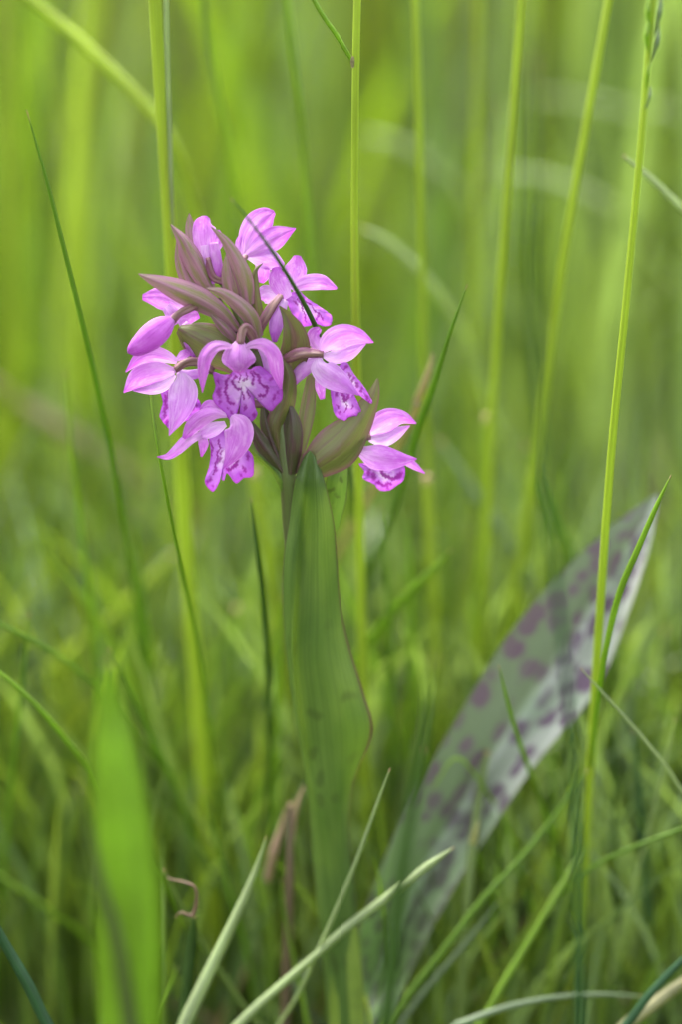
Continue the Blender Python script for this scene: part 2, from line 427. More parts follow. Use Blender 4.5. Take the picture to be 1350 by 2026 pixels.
def ground_material():
    t = NT('soil_moss'); oc = t.n('ShaderNodeTexCoord').outputs['Object']
    n1 = t.noise(oc, 9, 5, 0.6); n2 = t.noise(oc, 140, 4, 0.6)
    c = t.ramp(n1, [(0.35, (0.06, 0.07, 0.02)), (0.48, (0.08, 0.13, 0.022)), (0.7, (0.11, 0.18, 0.03))])
    c = t.mix(t.math('MULTIPLY', n2, 0.6), c, (0.03, 0.028, 0.015))
    sx = t.t.nodes.new('ShaderNodeSeparateXYZ'); t.t.links.new(oc, sx.inputs[0])
    dx = t.math('DIVIDE', t.math('SUBTRACT', sx.outputs[0], 0.125), 0.06); dy = t.math('DIVIDE', t.math('SUBTRACT', sx.outputs[1], 0.32), 0.18)
    rr = t.math('ADD', t.math('ADD', t.math('MULTIPLY', dx, dx), t.math('MULTIPLY', dy, dy)), t.math('MULTIPLY', n2, 0.5))
    c = t.mix(t.math('MULTIPLY', t.math('SUBTRACT', 1.3, rr), 3.0, True), c, (0.035, 0.024, 0.016))     # open peaty soil
    return t.finish(c, 0.9, 0.0, spec=0.2, bump=n2, bstr=1.0, bdist=0.01)
M['ground'] = ground_material()

# ------------------------------------------------------------------ ground
nx = 90
gx = np.sign(np.linspace(-1, 1, nx)) * np.abs(np.linspace(-1, 1, nx)) ** 3 * 220
GV = []
for yy in gx:
    for xx in gx:
        d = math.hypot(xx, yy)
        GV.append((xx, yy + 0.6, 0.006 * math.sin(xx * 9 + 1) * math.cos(yy * 8) * min(1, 3 / (d + 0.1)) - 0.006))
tag(mesh_obj('ground', GV, grid_faces(nx, nx), M['ground']), 'dark soil and moss under the meadow grass', 'ground', kind='structure')

# ------------------------------------------------------------------ meadow grass beyond and under the plants that can be told apart
def field(name, blades, label, cat='grass', seg=7):
    """blades: rows of x, y, height, width, lean_x, lean_y, facing, r, g, b, droop"""
    B = np.array(blades); n = len(B)
    t = np.linspace(0, 1, seg + 1)
    z = B[:, 2:3] * (t * 1.0 - B[:, 10:11] * t ** 3)
    x = B[:, 0:1] + B[:, 4:5] * t ** 2; y = B[:, 1:2] + B[:, 5:6] * t ** 2
    wd = B[:, 3:4] * 0.5 * (0.75 + 0.5 * np.sin(t * 2.2)) * np.clip((1 - t) * 3.2, 0.04, 1)
    ca, sa = np.cos(B[:, 6:7]), np.sin(B[:, 6:7])
    co = np.empty((n, seg + 1, 2, 3))
    for k, s in ((0, -1), (1, 1)):
        co[:, :, k, 0] = x + s * wd * ca; co[:, :, k, 1] = y + s * wd * sa; co[:, :, k, 2] = z - 0.004
    base = (np.arange(n) * (seg + 1) * 2)[:, None]
    q = np.arange(seg)[None, :] * 2
    f = np.stack([base + q, base + q + 1, base + q + 3, base + q + 2], -1).reshape(-1, 4)
    me = bpy.data.meshes.new(name)
    me.vertices.add(co.size // 3); me.vertices.foreach_set('co', co.ravel())
    me.loops.add(f.size); me.loops.foreach_set('vertex_index', f.ravel().astype(np.int32))
    me.polygons.add(len(f)); me.polygons.foreach_set('loop_start', (np.arange(len(f)) * 4).astype(np.int32))
    try: me.polygons.foreach_set('loop_total', np.full(len(f), 4, np.int32))
    except Exception: pass
    me.polygons.foreach_set('use_smooth', [True] * len(f))
    me.update(calc_edges=True)
    ca_ = me.attributes.new('tint', 'FLOAT_COLOR', 'POINT')
    cc = np.ones((n, (seg + 1) * 2, 4)); cc[:, :, :3] = B[:, None, 7:10]
    ca_.data.foreach_set('color', cc.ravel().astype(np.float32))
    me.materials.append(M['field'])
    o = bpy.data.objects.new(name, me); COL.objects.link(o)
    return tag(o, label, cat, kind='stuff')

GREENS = [(0.076, 0.120, 0.022), (0.108, 0.150, 0.029), (0.138, 0.172, 0.036), (0.058, 0.09, 0.024)]
def tint(x, y):
    side = max(0.0, min(1.0, 0.5 + x / (0.28 * (y + 0.55))))         # fewer yellow and more grey tints towards the right
    a = random.choice(GREENS); 
    yel = (0.17, 0.235, 0.02); gry = (0.17, 0.22, 0.10)
    c = np.array(a)
    r = random.random()
    if y > 0.25 and r < 0.46 * (1 - side) + 0.06: c = np.array(yel)
    elif r > 1 - 0.40 * side: c = np.array(gry)
    k = random.choice((0.5, 0.8, 1.0, 1.2, 1.55) if y > 0.4 else (0.65, 0.85, 0.95, 1.05, 1.12)) * random.uniform(0.85, 1.15)
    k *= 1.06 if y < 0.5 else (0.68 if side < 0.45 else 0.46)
    if y > 1.1 and x > 0.10 * (y + 0.5): k *= 0.45                   # shade of a far gap, painted into the blade tint at right
    if y < 0.5: c = c * np.array((0.94, 1.08, 1.0))
    return c * k

def bare(x, y):                                                      # a gap of open soil in the sward
    return math.hypot((x - 0.125) / 0.042, (y - 0.30) / 0.17) < 1

blades = []
for _ in range(16500):
    y = 0.07 + 4.2 * random.random() ** 1.9
    x = random.uniform(-1, 1) * (0.16 + 0.30 * (y + 0.5))
    if bare(x, y): continue
    h = random.uniform(0.03, 0.11) * (1 + 0.35 * min(y, 1.5)); a = random.uniform(0, 6.28); ln = random.uniform(0.1, 0.8) * h; bw = random.uniform(0.0014, 0.0040)
    if y < 0.6: h *= 1.2; ln *= 0.6; bw *= 0.6
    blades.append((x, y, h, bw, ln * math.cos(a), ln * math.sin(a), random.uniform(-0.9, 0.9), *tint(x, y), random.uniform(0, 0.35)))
for _ in range(1500):                                                # taller leaves and culms further off
    y = 0.34 + 3.4 * random.random() ** 1.4
    x = random.uniform(-1, 1) * (0.16 + 0.30 * (y + 0.5))
    if bare(x, y): continue
    h = random.uniform(0.12, 0.34); a = random.uniform(0, 6.28); ln = random.uniform(0.02, 0.35) * h
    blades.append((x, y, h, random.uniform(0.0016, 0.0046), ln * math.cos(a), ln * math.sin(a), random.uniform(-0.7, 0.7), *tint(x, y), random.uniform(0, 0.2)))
for _ in range(420):                                                 # tall leaves and culms in the middle distance
    y = random.uniform(0.20, 0.85); x = random.uniform(-1, 1) * (0.10 + 0.26 * (y + 0.5))
    h = random.uniform(0.15, 0.34); a = random.uniform(0, 6.28); ln = random.uniform(0.02, 0.3) * h
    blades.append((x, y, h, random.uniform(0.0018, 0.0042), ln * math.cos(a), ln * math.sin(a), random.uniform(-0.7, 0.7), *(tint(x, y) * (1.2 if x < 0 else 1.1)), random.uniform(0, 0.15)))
for _ in range(900):                                                 # fine leaves just behind the orchid
    y = random.uniform(0.030, 0.14); x = random.uniform(-0.10, 0.125)
    if x < 0 and random.random() < 0.35: continue
    h = random.uniform(0.045, 0.105); a = random.uniform(0, 6.28); ln = random.uniform(0.05, 0.5) * h
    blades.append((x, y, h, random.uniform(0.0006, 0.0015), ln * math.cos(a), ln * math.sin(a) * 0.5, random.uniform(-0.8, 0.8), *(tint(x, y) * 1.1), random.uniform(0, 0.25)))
for _ in range(150):                                                 # a thin veil of them in front of the spotted leaf
    y = random.uniform(0.010, 0.034); x = random.uniform(0.012, 0.085)
    h = random.uniform(0.03, 0.085); a = random.uniform(0, 6.28); ln = random.uniform(0.1, 0.6) * h
    blades.append((x, y, h, random.uniform(0.0005, 0.0011), ln * math.cos(a), ln * math.sin(a) * 0.3, random.uniform(-0.6, 0.6), *tint(x, y), random.uniform(0, 0.25)))
for _ in range(1100):                                                 # upright leaves in the near background
    y = random.uniform(0.05, 0.36); x = random.uniform(-1, 1) * (0.10 + 0.26 * (y + 0.5))
    if bare(x, y): continue
    h = random.uniform(0.06, 0.15) * (0.8 + y); a = random.uniform(0, 6.28); ln = random.uniform(0.02, 0.45) * h
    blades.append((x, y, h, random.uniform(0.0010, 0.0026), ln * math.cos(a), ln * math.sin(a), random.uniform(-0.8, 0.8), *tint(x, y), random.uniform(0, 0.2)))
for _ in range(2600):                                                # short sward round the orchid's foot, below the picture
    y = random.uniform(-0.35, 0.09); x = random.uniform(-0.3, 0.3)
    h = random.uniform(0.012, 0.04); a = random.uniform(0, 6.28); ln = random.uniform(0.2, 0.8) * h
    blades.append((x, y, h, random.uniform(0.0012, 0.003), ln * math.cos(a), ln * math.sin(a), random.uniform(-1.5, 1.5), *tint(x, y), random.uniform(0, 0.4)))
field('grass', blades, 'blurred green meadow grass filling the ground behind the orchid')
straw = []
for _ in range(520):
    y = 0.0 + 2.2 * random.random() ** 1.3
    x = random.uniform(-1, 1) * (0.14 + 0.28 * (y + 0.5))
    h = random.uniform(0.01, 0.05); a = random.uniform(0, 6.28); ln = random.uniform(0.6, 2.2) * h
    c = np.array(random.choice([(0.30, 0.22, 0.11), (0.24, 0.15, 0.08), (0.36, 0.30, 0.18)])) * random.uniform(0.7, 1.1)
    straw.append((x, y, h, random.uniform(0.0012, 0.003), ln * math.cos(a), ln * math.sin(a), random.uniform(-1.5, 1.5), *c, 0.4))
field('dry_grass', straw, 'dead tan straw lying low among the green grass', 'straw', 5)

# ------------------------------------------------------------------ the orchid
orchid = empty('orchid', at(690, 2160, 0))
tag(orchid, 'purple spotted marsh orchid in flower with brown bracts and broad green leaves', 'orchid')
bpy.context.view_layer.update()
ORIGIN = orchid.location.copy()
_H = H
def H(p): return _H(p) - ORIGIN               # parts are stored relative to the orchid's foot

# stem
sp_ = [(430, 540, 0), (470, 610, 0), (515, 700, 0), (548, 800, 0), (562, 880, 0), (570, 960, -2), (578, 1040, -14), (600, 1200, -22), (635, 1450, -22), (668, 1700, -15), (684, 1900, -5), (690, 2180, 0)]
tube('stem', sp_, [7, 13, 18, 19, 18, 16, 19, 24, 27, 28, 30, 32], M['stem'], orchid, nu=60, ns=16)
tube('leaf_sheath', [(655, 1692, -10), (668, 1780, -8), (680, 1900, 0), (688, 2040, 4), (690, 2180, 4)], [30, 34, 36, 37, 38], M['sheath'], orchid, nu=24, ns=18)

B = lambda spine, w, m='bract', **k: sheet('bract', spine, w, M[m], orchid, **{**dict(nu=24, nv=17, solid=0, ruffle=0.07, ripple=0.05, curl=0.45), **k})
B([(374, 422, -8), (376, 450, -8), (384, 490, -6), (395, 540, 0)], [1, 10, 13, 10], keel=0.5)
B([(337, 444, 34), (360, 471, 34), (377, 500, 30), (398, 538, 22), (418, 575, 10)], [1, 12, 19, 20, 13], keel=0.55, cup=0.2, roll=-12)
B([(350, 478, 14), (356, 512, 12), (368, 548, 8), (392, 585, 4)], [2, 11, 14, 9], keel=0.4)
B([(273, 542, 80), (311, 558, 72), (357, 578, 62), (401, 597, 50), (440, 622, 34), (470, 655, 14)], [1, 13, 23, 24, 17, 10], keel=0.6, cup=0.15, roll=[0, 5, 5, 0, 0])
B([(407, 570, 92), (438, 581, 86), (470, 604, 74), (494, 632, 60), (508, 672, 34)], [1, 10, 15, 17, 13], keel=0.55, cup=0.2, roll=10)
B([(417, 449, 52), (445, 478, 50), (467, 517, 44), (482, 556, 36), (490, 606, 16)], [1, 9, 15, 18, 12], keel=0.45, cup=0.25, roll=8)
B([(449, 500, 26), (451, 535, 28), (457, 570, 22), (470, 612, 8)], [2, 13, 16, 10], keel=0.3)
B([(519, 521, 10), (504, 536, 14), (502, 571, 14), (506, 610, 10), (514, 650, 4)], [1, 5, 9, 11, 8], 'bract_green', keel=0.4, roll=20)
B([(552, 605, 42), (569, 628, 40), (582, 659, 36), (584, 692, 28), (570, 735, 12)], [1, 12, 24, 29, 20], 'bract_green', keel=-0.35, cup=-0.2)
B([(352, 650, 34), (376, 664, 40), (412, 682, 40), (452, 704, 28), (500, 740, 6)], [9, 30, 42, 36, 16], 'bract_green', keel=0.3)
B([(417, 622, 30), (436, 642, 30), (456, 664, 24), (480, 700, 8)], [4, 9, 11, 8], keel=0.4)
B([(554, 706, 44), (571, 745, 44), (564, 796, 38), (546, 846, 28), (556, 900, 12)], [5, 13, 20, 21, 12], 'bract_green', keel=0.5)
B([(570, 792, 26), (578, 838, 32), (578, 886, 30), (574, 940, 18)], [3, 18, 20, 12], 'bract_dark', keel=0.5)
B([(616, 742, -4), (609, 806, 0), (597, 870, 4), (582, 930, 8)], [8, 15, 13, 8], 'bract_green', keel=-0.3)
B([(748, 749, 30), (738, 785, 36), (707, 838, 40), (672, 880, 40), (638, 908, 34), (592, 945, 12)], [2, 14, 31, 45, 40, 16], 'bract_green', keel=0.18, cup=0.3, ripple=0.04)
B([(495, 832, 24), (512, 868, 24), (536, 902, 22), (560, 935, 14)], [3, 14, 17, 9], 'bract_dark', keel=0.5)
B([(470, 850, 6), (505, 893, 10), (545, 925, 12), (572, 985, 10)], [3, 8, 12, 9], 'leaf', keel=0.3)
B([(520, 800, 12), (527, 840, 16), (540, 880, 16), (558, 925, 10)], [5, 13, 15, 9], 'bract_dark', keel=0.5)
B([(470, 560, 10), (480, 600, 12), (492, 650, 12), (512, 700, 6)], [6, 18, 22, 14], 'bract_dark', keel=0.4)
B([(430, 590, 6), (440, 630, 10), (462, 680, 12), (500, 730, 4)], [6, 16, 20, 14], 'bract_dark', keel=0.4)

def flower(): return empty('flower', None, orchid)
def S_(f, spine, w, m='petal', name='petal', **k):
    k['cup'] = k.get('cup', 0.35) * 0.6; k.setdefault('keel', random.uniform(0.14, 0.30))
    return sheet(name, spine, w, M[m], f, **k)
Z3 = (230, 640, 4.09); Z4 = (500, 640, 3.75)

# front flower
f = flower()
tube('ovary', [(508, 690, 30), (497, 662, 50), (486, 648, 64), (478, 656, 72), (474, 682, 78)], [8, 11, 11, 10, 9], M['ovary'], f)
S_(f, [(474, 672, 76), (473, 686, 88), (472, 706, 96), (472, 726, 94), (472, 740, 84)], [9, 26, 34, 29, 9], 'petal', 'hood', cup=0.55, nv=15)
S_(f, [(462, 690, 80), (445, 684, 84), (423, 687, 92), (406, 708, 96), (401, 740, 94), (400, 777, 86)], [5, 8, 13, 14, 10, 1], 'petal', 'sepal', cup=0.4)
S_(f, [(486, 688, 80), (499, 682, 84), (521, 682, 90), (541, 702, 94), (548, 735, 90), (556, 770, 80)], [5, 8, 13, 15, 13, 2], 'petal', 'sepal', cup=0.4)
lip('lip', (1022, 480), [(780, 395), (850, 412), (915, 410), (945, 385), (1010, 360), (1080, 372), (1112, 352), (1165, 344), (1230, 390), (1290, 450), (1335, 500), (1348, 560), (1340, 620), (1300, 662), (1250, 712), (1180, 665), (1118, 602), (1124, 680), (1143, 735), (1100, 792), (1050, 782), (998, 738), (1002, 645), (984, 700), (962, 760), (932, 802), (862, 712), (792, 642), (775, 590), (800, 510)],
    74, M['lip'], f, zoom=Z3, bulge=16, tilty=0.12,
    strokes=[([(925, 400), (893, 470), (885, 560), (910, 630), (952, 655)], 24), ([(965, 430), (942, 475), (962, 520), (1002, 530)], 22), ([(1112, 390), (1148, 430), (1170, 490), (1215, 520), (1218, 565), (1150, 592)], 24), ([(1088, 395), (1110, 450), (1098, 500)], 20), ([(1000, 400), (995, 470)], 12), ([(1050, 400), (1055, 450)], 12), ([(1060, 540), (1075, 600)], 14), ([(1020, 560), (1030, 620)], 14)],
    dots=[((830, 560), 30), ((842, 635), 16), ((936, 720), 14), ((1275, 596), 20), ((1255, 448), 18), ((1040, 682), 20), ((1035, 460), 14), ((1112, 740), 16), ((1062, 772), 14), ((825, 470), 14), ((900, 690), 12), ((1310, 560), 14)])
tube('spur', [(515, 690, 50), (524, 706, 44), (531, 736, 36), (534, 765, 26)], [6, 8, 8, 4], M['pale'], f)

# flower at the far left
f = flower()
tube('ovary', [(420, 735, 20), (392, 717, 36), (367, 717, 44), (345, 732, 48)], [9, 10, 10, 8], M['ovary'], f)
S_(f, [(350, 716, 30), (328, 706, 32), (300, 701, 32), (275, 709, 30), (248, 736, 26)], [5, 13, 17, 13, 1], 'petal', 'sepal', cup=0.4)
S_(f, [(348, 734, 50), (320, 738, 58), (290, 745, 58), (268, 757, 52), (244, 777, 44)], [5, 20, 24, 20, 1], 'petal', 'hood', cup=0.5, roll=-18)
S_(f, [(346, 742, 46), (322, 758, 44), (295, 766, 42), (262, 772, 40)], [4, 16, 15, 2], 'pale', 'petal', cup=0.3)
S_(f, [(358, 738, 52), (362, 758, 62), (361, 785, 66), (352, 820, 62), (334, 862, 52)], [7, 25, 29, 20, 1], 'pale', 'sepal', cup=0.35)
lip('lip', (500, 660), [(362, 555), (450, 535), (560, 560), (650, 600), (688, 668), (645, 740), (562, 792), (490, 800), (430, 852), (390, 815), (347, 750), (372, 645)], 34, M['lip'], f, zoom=Z3, bulge=10,
    dots=[((400, 620), 22), ((395, 680), 26), ((390, 745), 20), ((410, 800), 20), ((640, 650), 18), ((600, 720), 18), ((620, 690), 16), ((420, 580), 18)], strokes=[([(385, 580), (400, 650), (395, 730)], 14)])
tube('spur', [(352, 738, 38), (370, 742, 30), (396, 738, 18), (420, 730, 8)], [8, 10, 9, 5], M['pale'], f)
S_(f, [(350, 712, 40), (362, 702, 36), (376, 697, 28)], [4, 9, 7], 'petal', 'petal', cup=0.4)

# flower at the lower left
f = flower()
tube('ovary', [(520, 800, 20), (495, 800, 34), (470, 812, 48), (450, 824, 58)], [9, 10, 10, 8], M['ovary'], f)
S_(f, [(452, 824, 66), (425, 820, 74), (400, 829, 74), (380, 847, 68), (365, 869, 58)], [3, 12, 17, 15, 6], 'petal', 'hood', cup=0.5, roll=-15)
S_(f, [(446, 838, 60), (425, 848, 60), (404, 858, 56), (386, 866, 52)], [6, 14, 12, 2], 'pale', 'petal', cup=0.3)
S_(f, [(448, 822, 52), (428, 810, 52), (412, 804, 48), (396, 812, 44)], [4, 12, 13, 4], 'petal', 'petal', cup=0.4)
S_(f, [(400, 860, 54), (372, 870, 58), (352, 888, 58), (332, 903, 52), (310, 904, 46)], [6, 12, 11, 7, 1], 'petal', 'sepal', cup=0.35)
S_(f, [(458, 822, 76), (469, 838, 88), (471, 862, 90), (462, 892, 84), (442, 928, 72)], [7, 25, 29, 21, 1], 'petal', 'sepal', cup=0.35, roll=6)
lip('lip', (880, 1060), [(752, 905), (860, 860), (980, 930), (1042, 1000), (1106, 1080), (1106, 1232), (1030, 1252), (965, 1296), (895, 1212), (872, 1272), (850, 1262), (846, 1200), (832, 1290), (780, 1363), (713, 1286), (750, 1150), (762, 1040)], 58, M['lip'], f, zoom=Z3, bulge=12, tilty=0.15,
    strokes=[([(770, 960), (775, 1010), (765, 1070)], 18), ([(825, 940), (835, 1000), (820, 1050)], 16), ([(972, 1080), (975, 1130), (945, 1165), (895, 1185)], 28), ([(820, 1060), (800, 1160), (790, 1220)], 14)],
    dots=[((825, 1108), 26), ((800, 1185), 18), ((755, 1265), 18), ((1062, 1075), 20), ((1032, 1182), 22), ((780, 1310), 12), ((735, 1290), 14), ((850, 1040), 14), ((1010, 1230), 12)])
S_(f, [(399, 862, 50), (402, 880, 52), (398, 904, 46)], [8, 10, 2], 'deep', 'lip_lobe', cup=0.2)

# closed bud at the left, and the open flower behind it
f = flower()
tube('ovary', [(398, 600, 20), (372, 611, 42), (352, 621, 54), (334, 640, 60)], [8, 9, 9, 11], M['ovary'], f)
tube('bud', [(343, 630, 58), (334, 637, 62), (318, 650, 64), (296, 668, 62), (272, 686, 56), (258, 694, 50), (252, 698, 48)], [4, 15, 25, 27, 20, 11, 2], M['deep'], f, nu=28, ns=24, flat=0.9, groove=0.10)
f = flower()
S_(f, [(362, 612, -8), (340, 598, -4), (312, 589, -4), (281, 588, -10)], [9, 20, 21, 6], 'petal', 'sepal', cup=0.4)
S_(f, [(352, 640, 8), (365, 632, 6), (392, 620, 0)], [12, 14, 10], 'petal', 'petal', cup=0.4)
S_(f, [(328, 606, 4), (340, 620, 4), (352, 640, 2)], [10, 14, 8], 'pale', 'petal', cup=0.4)
tube('spur', [(372, 640, 14), (360, 655, 20), (372, 684, 24), (386, 710, 20)], [6, 7, 7, 4], M['petal'], f)

# top flower
f = flower()
S_(f, [(412, 515, -4), (406, 490, 4), (404, 462, 4), (404, 440, -4), (408, 427, -14)], [12, 20, 24, 21, 8], 'petal', 'hood', cup=0.6, nv=13)
S_(f, [(418, 500, 2), (428, 488, 4), (434, 474, 0), (430, 455, -6)], [6, 9, 9, 4], 'petal', 'petal', cup=0.5)
S_(f, [(404, 485, 8), (410, 520, 8), (420, 562, 4)], [8, 11, 8], 'pale', 'petal', cup=0.4)
tube('spur', [(422, 480, 2), (426, 505, 4), (431, 535, 4), (432, 555, 2)], [9, 11, 10, 5], M['petal'], f)
tube('ovary', [(450, 560, 2), (436, 556, 4), (420, 545, 6), (410, 510, 4)], [7, 8, 9, 9], M['ovary'], f)

# back flower, upper right
f = flower()
S_(f, [(482, 504, -8), (491, 474, -14), (508, 446, -20), (528, 428, -24), (543, 420, -26)], [5, 21, 28, 21, 4], 'petal', 'sepal', cup=0.25, ripple=0.08)
S_(f, [(486, 506, -4), (516, 487, -8), (548, 468, -14), (585, 452, -20)], [5, 20, 23, 1], 'petal', 'sepal', cup=0.3, ripple=0.08)
S_(f, [(486, 505, -10), (512, 508, -12), (535, 515, -14), (560, 528, -20)], [6, 19, 21, 8], 'pale', 'petal', cup=0.25)
S_(f, [(512, 512, -20), (519, 530, -20), (520, 546, -22), (516, 560, -26)], [10, 14, 13, 5], 'petal', 'lip', cup=0.3, ruffle=0.1)
S_(f, [(478, 508, -12), (474, 492, -14), (478, 474, -20), (490, 458, -26)], [4, 9, 10, 3], 'petal', 'petal', cup=0.4)
tube('ovary', [(480, 575, 2), (476, 545, 6), (480, 518, 2), (487, 505, -2)], [7, 8, 8, 6], M['ovary'], f)

# flower at the upper right
f = flower()
tube('ovary', [(505, 668, 10), (520, 636, 22), (538, 608, 24), (556, 585, 14)], [9, 11, 11, 8], M['ovary'], f)
S_(f, [(574, 572, -4), (580, 550, -8), (586, 528, -14), (588, 505, -24)], [9, 20, 22, 7], 'petal', 'sepal', cup=0.35)
S_(f, [(578, 572, 0), (604, 560, -2), (632, 558, -4), (650, 564, -6), (667, 571, -10)], [7, 15, 16, 11, 2], 'petal', 'sepal', cup=0.4)
S_(f, [(570, 590, 4), (557, 570, 6), (549, 550, 2), (546, 528, -8)], [9, 18, 19, 8], 'petal', 'hood', cup=0.5)
S_(f, [(552, 585, -14), (535, 582, -16), (520, 583, -20), (511, 586, -24)], [9, 17, 18, 8], 'pale', 'sepal', cup=0.3)
lip('lip', (600, 605), [(566, 585), (590, 575), (608, 590), (632, 606), (656, 624), (655, 642), (640, 646), (625, 640), (612, 645), (596, 646), (582, 630), (572, 610)], -6, M['lip'], f, bulge=10, strokes=[([(600, 590), (620, 610), (640, 632)], 3.5), ([(590, 590), (600, 615), (606, 636)], 3)], dots=[((585, 600), 4), ((628, 628), 4)])
tube('spur', [(562, 594, 8), (552, 618, 12), (545, 648, 12), (543, 676, 6)], [9, 14, 14, 5], M['pale'], f)

# flower at the right
f = flower()
tube('ovary', [(556, 716, 22), (575, 706, 38), (600, 699, 48), (640, 701, 52)], [9, 12, 13, 8], M['ovary'], f)
S_(f, [(634, 698, 52), (652, 680, 60), (680, 668, 62), (710, 668, 54), (740, 678, 44)], [5, 21, 25, 17, 1], 'petal', 'hood', cup=0.5, roll=15)
S_(f, [(636, 696, 46), (622, 676, 42), (622, 660, 38), (634, 650, 34)], [5, 12, 13, 5], 'petal', 'petal', cup=0.4)
S_(f, [(640, 704, 50), (662, 706, 48), (690, 697, 44), (724, 680, 40)], [5, 14, 16, 2], 'pale', 'petal', cup=0.3)
S_(f, [(628, 710, 60), (634, 726, 68), (652, 741, 70), (678, 758, 66), (709, 782, 58)], [7, 21, 26, 20, 1], 'pale', 'sepal', cup=0.35, roll=-8)
lip('lip', (740, 430), [(640, 320), (700, 290), (760, 385), (830, 470), (892, 580), (870, 592), (800, 540), (740, 510), (680, 480)], 52, M['lip'], f, zoom=Z4, bulge=6, dots=[((690, 330), 16), ((720, 380), 16), ((742, 425), 20), ((775, 455), 18), ((810, 495), 16), ((845, 545), 16), ((870, 580), 12)])
lip('lip_lobe', (690, 590), [(578, 480), (640, 470), (720, 500), (765, 550), (810, 660), (768, 690), (720, 695), (682, 722), (612, 684), (592, 610)], 46, M['lip'], f, zoom=Z4, bulge=12, strokes=[([(665, 520), (690, 580), (712, 530)], 22), ([(700, 600), (690, 660)], 10)], dots=[((620, 530), 16), ((630, 620), 12), ((740, 620), 12), ((650, 660), 12)])
tube('spur', [(636, 712, 44), (610, 724, 34), (590, 742, 22), (578, 762, 10)], [10, 14, 13, 6], M['pale'], f, flat=0.8)
S_(f, [(632, 745, 30), (634, 768, 30), (638, 790, 26)], [9, 10, 5], 'petal', 'petal', cup=0.3)

# flower at the lower right
f = flower()
tube('ovary', [(600, 905, 4), (650, 885, 14), (700, 868, 18), (734, 862, 16)], [9, 11, 12, 9], M['ovary'], f)
S_(f, [(724, 860, 16), (748, 846, 22), (772, 832, 24), (798, 828, 20), (825, 838, 12)], [6, 21, 23, 14, 1], 'petal', 'hood', cup=0.5, roll=15)
S_(f, [(730, 868, 12), (756, 868, 14), (782, 858, 12), (812, 842, 8)], [6, 16, 14, 1], 'pale', 'petal', cup=0.3)
S_(f, [(712, 892, 20), (738, 900, 30), (764, 905, 32), (794, 908, 26), (826, 908, 18)], [10, 25, 25, 16, 1], 'petal', 'sepal', cup=0.4, roll=-10)
S_(f, [(758, 888, 8), (790, 902, 6), (818, 920, 2), (842, 937, -4)], [4, 9, 8, 1], 'petal', 'sepal', cup=0.4)
lip('lip', (975, 1130), [(790, 1040), (880, 1040), (1040, 1050), (1130, 1060), (1125, 1160), (1065, 1210), (1012, 1242), (945, 1240), (900, 1192), (818, 1150), (830, 1100)], 18, M['lip'], f, zoom=Z4, bulge=14, strokes=[([(960, 1100), (1000, 1140), (1060, 1150), (1110, 1110)], 30), ([(930, 1180), (980, 1200), (1030, 1190)], 24)], dots=[((900, 1135), 26), ((865, 1110), 18), ((1000, 1210), 20)])

# leaves of the orchid
rows = [[(611, 892, 24), (612, 892, 26), (613, 892, 26), (614, 892, 26), (615, 893, 24)],
        [(597, 912, 18), (606, 906, 27), (614, 903, 26), (622, 906, 30), (630, 915, 24)],
        [(580, 962, 12), (597, 958, 28), (611, 955, 22), (628, 957, 34), (646, 966, 22)],
        [(571, 1030, 8), (590, 1030, 28), (606, 1030, 18), (634, 1032, 36), (662, 1040, 18)],
        [(560, 1110, 6), (582, 1110, 30), (602, 1110, 16), (635, 1110, 38), (668, 1112, 14)],
        [(559, 1200, 6), (578, 1200, 30), (596, 1200, 16), (638, 1200, 40), (675, 1200, 12)],
        [(566, 1300, 8), (578, 1300, 26), (590, 1300, 16), (640, 1295, 44), (692, 1278, 14)],
        [(578, 1400, 8), (588, 1400, 22), (600, 1400, 14), (655, 1390, 46), (721, 1372, 20)],
        [(596, 1500, 8), (604, 1500, 18), (614, 1500, 14), (664, 1480, 44), (738, 1448, 26)],
        [(609, 1590, 4), (618, 1590, 16), (632, 1592, 26), (668, 1580, 40), (700, 1552, 24)],
        [(616, 1680, -8), (626, 1682, 14), (646, 1684, 32), (674, 1678, 34), (692, 1660, 10)],
        [(626, 1780, -14), (634, 1782, 12), (658, 1784, 34), (686, 1782, 30), (706, 1772, 0)],
        [(638, 1900, -14), (646, 1900, 16), (672, 1902, 38), (700, 1902, 26), (716, 1898, -8)],
        [(648, 2030, -10), (656, 2030, 20), (684, 2032, 42), (710, 2032, 26), (726, 2030, -8)],
        [(652, 2170, -10), (660, 2170, 20), (688, 2172, 42), (714, 2172, 26), (728, 2170, -8)]]
loft('leaf', rows, M['leaf'], orchid, nu=84, nv=25)
rows = [[(684, 880, -20), (686, 880, -20), (688, 880, -20)],
        [(652, 930, -20), (672, 925, -12), (689, 935, -22)],
        [(640, 985, -22), (665, 980, -14), (686, 985, -24)],
        [(632, 1030, -24), (655, 1028, -16), (672, 1040, -26)],
        [(618, 1080, -26), (638, 1080, -18), (652, 1090, -28)],
        [(600, 1180, -28), (615, 1180, -22), (628, 1190, -28)]]
o = loft('leaf', rows, M['leaf_under'], orchid, nu=26, nv=11)
